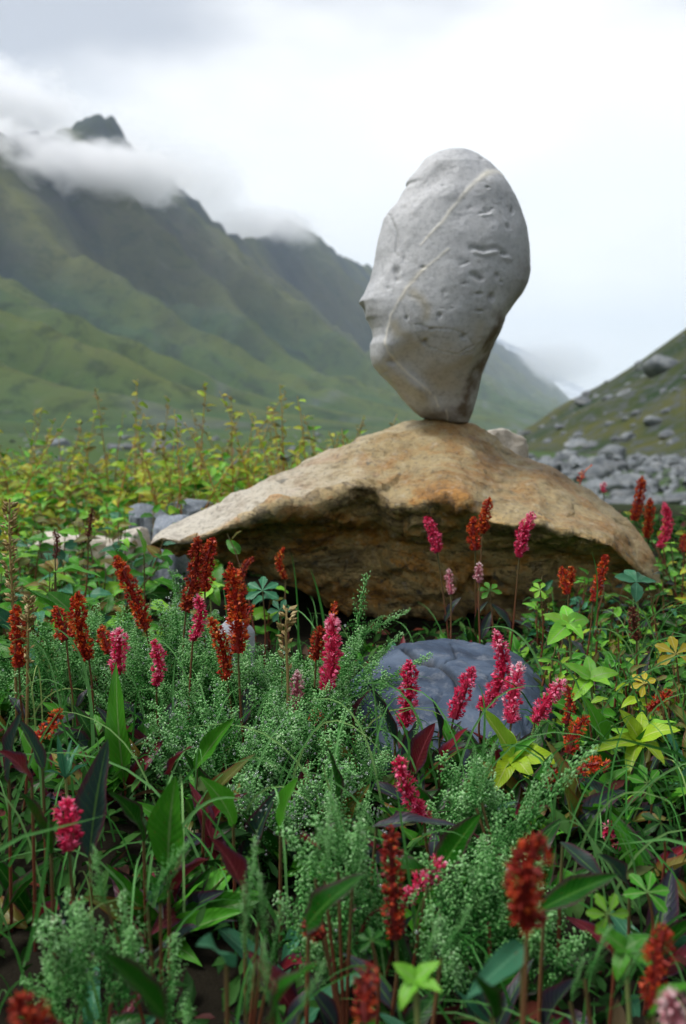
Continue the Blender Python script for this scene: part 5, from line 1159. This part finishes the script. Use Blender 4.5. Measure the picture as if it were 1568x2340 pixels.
def grass():
    B = Batch()
    for k in range(520):
        y = .34 + 1.0 * rb.random() ** .8; px = rb.uniform(-80, 1640); x = (px - CX) / FPX * y
        if .86 < y < 1.2 and 820 < px < 1220: continue
        h = rb.uniform(.03, .10) * (1 if y > .6 else .75); az = rb.uniform(0, 6.28); q = rb.uniform(.3, 1.2) * h; P0 = Vector((x, y, gz(x, y) - .002)); e = Vector((math.cos(az), math.sin(az), 0))
        V, F = blade(P0, P0 + Vector((0, 0, h)) + e * q * .25, P0 + e * q + Vector((0, 0, h * rb.uniform(.55, 1.05))), rb.uniform(.0009, .0018)); B.add(V, F, rb.random())
    for k in range(5200):               # the meadow goes on to both sides
        y = rb.uniform(.0, 4.0); x = rb.choice((-1, 1)) * (.37 * y + .04 + 1.9 * rb.random() ** 1.6)
        if 1.36 < y < 1.9 and -.3 < x < .56: continue
        h = rb.uniform(.05, .15); az = rb.uniform(0, 6.28); q = rb.uniform(.3, 1.2) * h; P0 = Vector((x, y, gz(x, y) - .002)); e = Vector((math.cos(az), math.sin(az), 0))
        V, F = blade(P0, P0 + Vector((0, 0, h)) + e * q * .25, P0 + e * q + Vector((0, 0, h * rb.uniform(.55, 1.05))), rb.uniform(.002, .0045), 6); B.add(V, F, rb.random() * .9)
    for k in range(170):                # long arching blades
        y = .42 + .75 * rb.random(); px = rb.uniform(-60, 1620); x = (px - CX) / FPX * y
        if .84 < y < 1.2 and 780 < px < 1240: continue
        h = rb.uniform(.08, .15) * (.75 if y < .6 else 1); az = rb.uniform(0, 6.28); q = rb.uniform(.4, 1.3) * h; P0 = Vector((x, y, gz(x, y) - .002)); e = Vector((math.cos(az), math.sin(az) * .6, 0))
        V, F = blade(P0, P0 + Vector((0, 0, h)) + e * q * .2, P0 + e * q + Vector((0, 0, h * rb.uniform(.5, .95))), rb.uniform(.0012, .0019), 10); B.add(V, F, rb.uniform(.6, 1))
    tag(link('grass', B.mesh('grass', M['grass'])), 'thin green grass growing between the leaves', kind='stuff')
grass()
GB = [ # points px, depth, width mm, rnd, label
 ([(682,1430),(682,1330),(665,1262)],1.12,2.2,.5,'straight green grass blade before the dark hollow, left one'),
 ([(748,1420),(735,1360),(708,1296)],1.10,3.2,.6,'wide grass blade with a sharp tip before the dark hollow'),
 ([(212,1720),(225,1440),(108,1432)],.84,3.0,.9,'pale grass blade arching over to the left beside the short rust spike'),
 ([(560,1700),(585,1560),(650,1570)],.80,2.0,.8,'thin grass blade arching right in the feathery shrub'),
 ([(420,1730),(380,1600),(405,1485)],.80,2.6,.8,'curved pale grass blade in front of the crimson and rust spike'),
 ([(330,1880),(480,1700),(655,1545)],.74,2.0,.7,'long grass blade crossing the shrub up to the right'),
 ([(0,1920),(60,1690),(160,1600)],.70,2.4,.8,'curved grass blade rising by the left edge'),
 ([(20,1870),(100,1830),(190,1815)],.62,2.2,.6,'low grass blade pointing right above the salmon pink spike'),
 ([(350,1960),(420,1750),(590,1842)],.60,2.6,.8,'arching grass blade over the broadest green leaf'),
 ([(660,2050),(560,1950),(420,1800)],.62,2.6,.7,'long grass blade slanting down right across the dark leaves'),
 ([(830,1900),(760,1850),(735,1735)],.68,2.8,.9,'light blade slanting beneath the feathery mound'),
 ([(1080,1860),(1130,1600),(1090,1560)],.76,2.2,.9,'thin yellowish blade curving past the dark red leaves'),
 ([(870,1800),(1010,1690),(850,1580)],.78,2.2,.8,'arching blade before the left part of the slate rock'),
 ([(1530,1700),(1440,1600),(1425,1480)],.86,2.2,.6,'curved grass blade right of the slim dark green leaf'),
 ([(1500,2040),(1350,1900),(1280,1830)],.62,2.2,.9,'bright grass blade slanting up left in the lower right'),
 ([(1450,2020),(1370,1930),(1300,1850)],.60,2.0,.9,'second bright blade slanting up left in the lower right'),
 ([(960,2100),(930,1950),(900,1760)],.60,2.4,.7,'blade passing behind the salmon red spike'),
 ([(1240,1470),(1190,1400),(1100,1440)],.95,2.2,.9,'pale curved blade lying on the top of the slate rock'),
 ([(1350,1400),(1380,1330),(1350,1255)],1.06,2.2,.6,'green blade beside the slender rust spike under the boulder end'),
 ([(60,2060),(120,1960),(110,1840)],.50,2.2,.6,'blurred blade left of the salmon pink spike'),
]
for P, d, w, rn, lab in GB:
    Q = [at(*p, d) for p in P]; Q[0].z = max(gz(Q[0].x, d), Q[0].z - .03); V, F = blade(Q[0], Q[1] * 1.0, Q[2], w / 1000, 14)
    o = link('grass_blade', me_new('grass_blade', V, F, M['grass'], attrs={'rnd': np.full(len(V), rn)})); tag(o, lab, 'grass blade', 'single long grass blades')
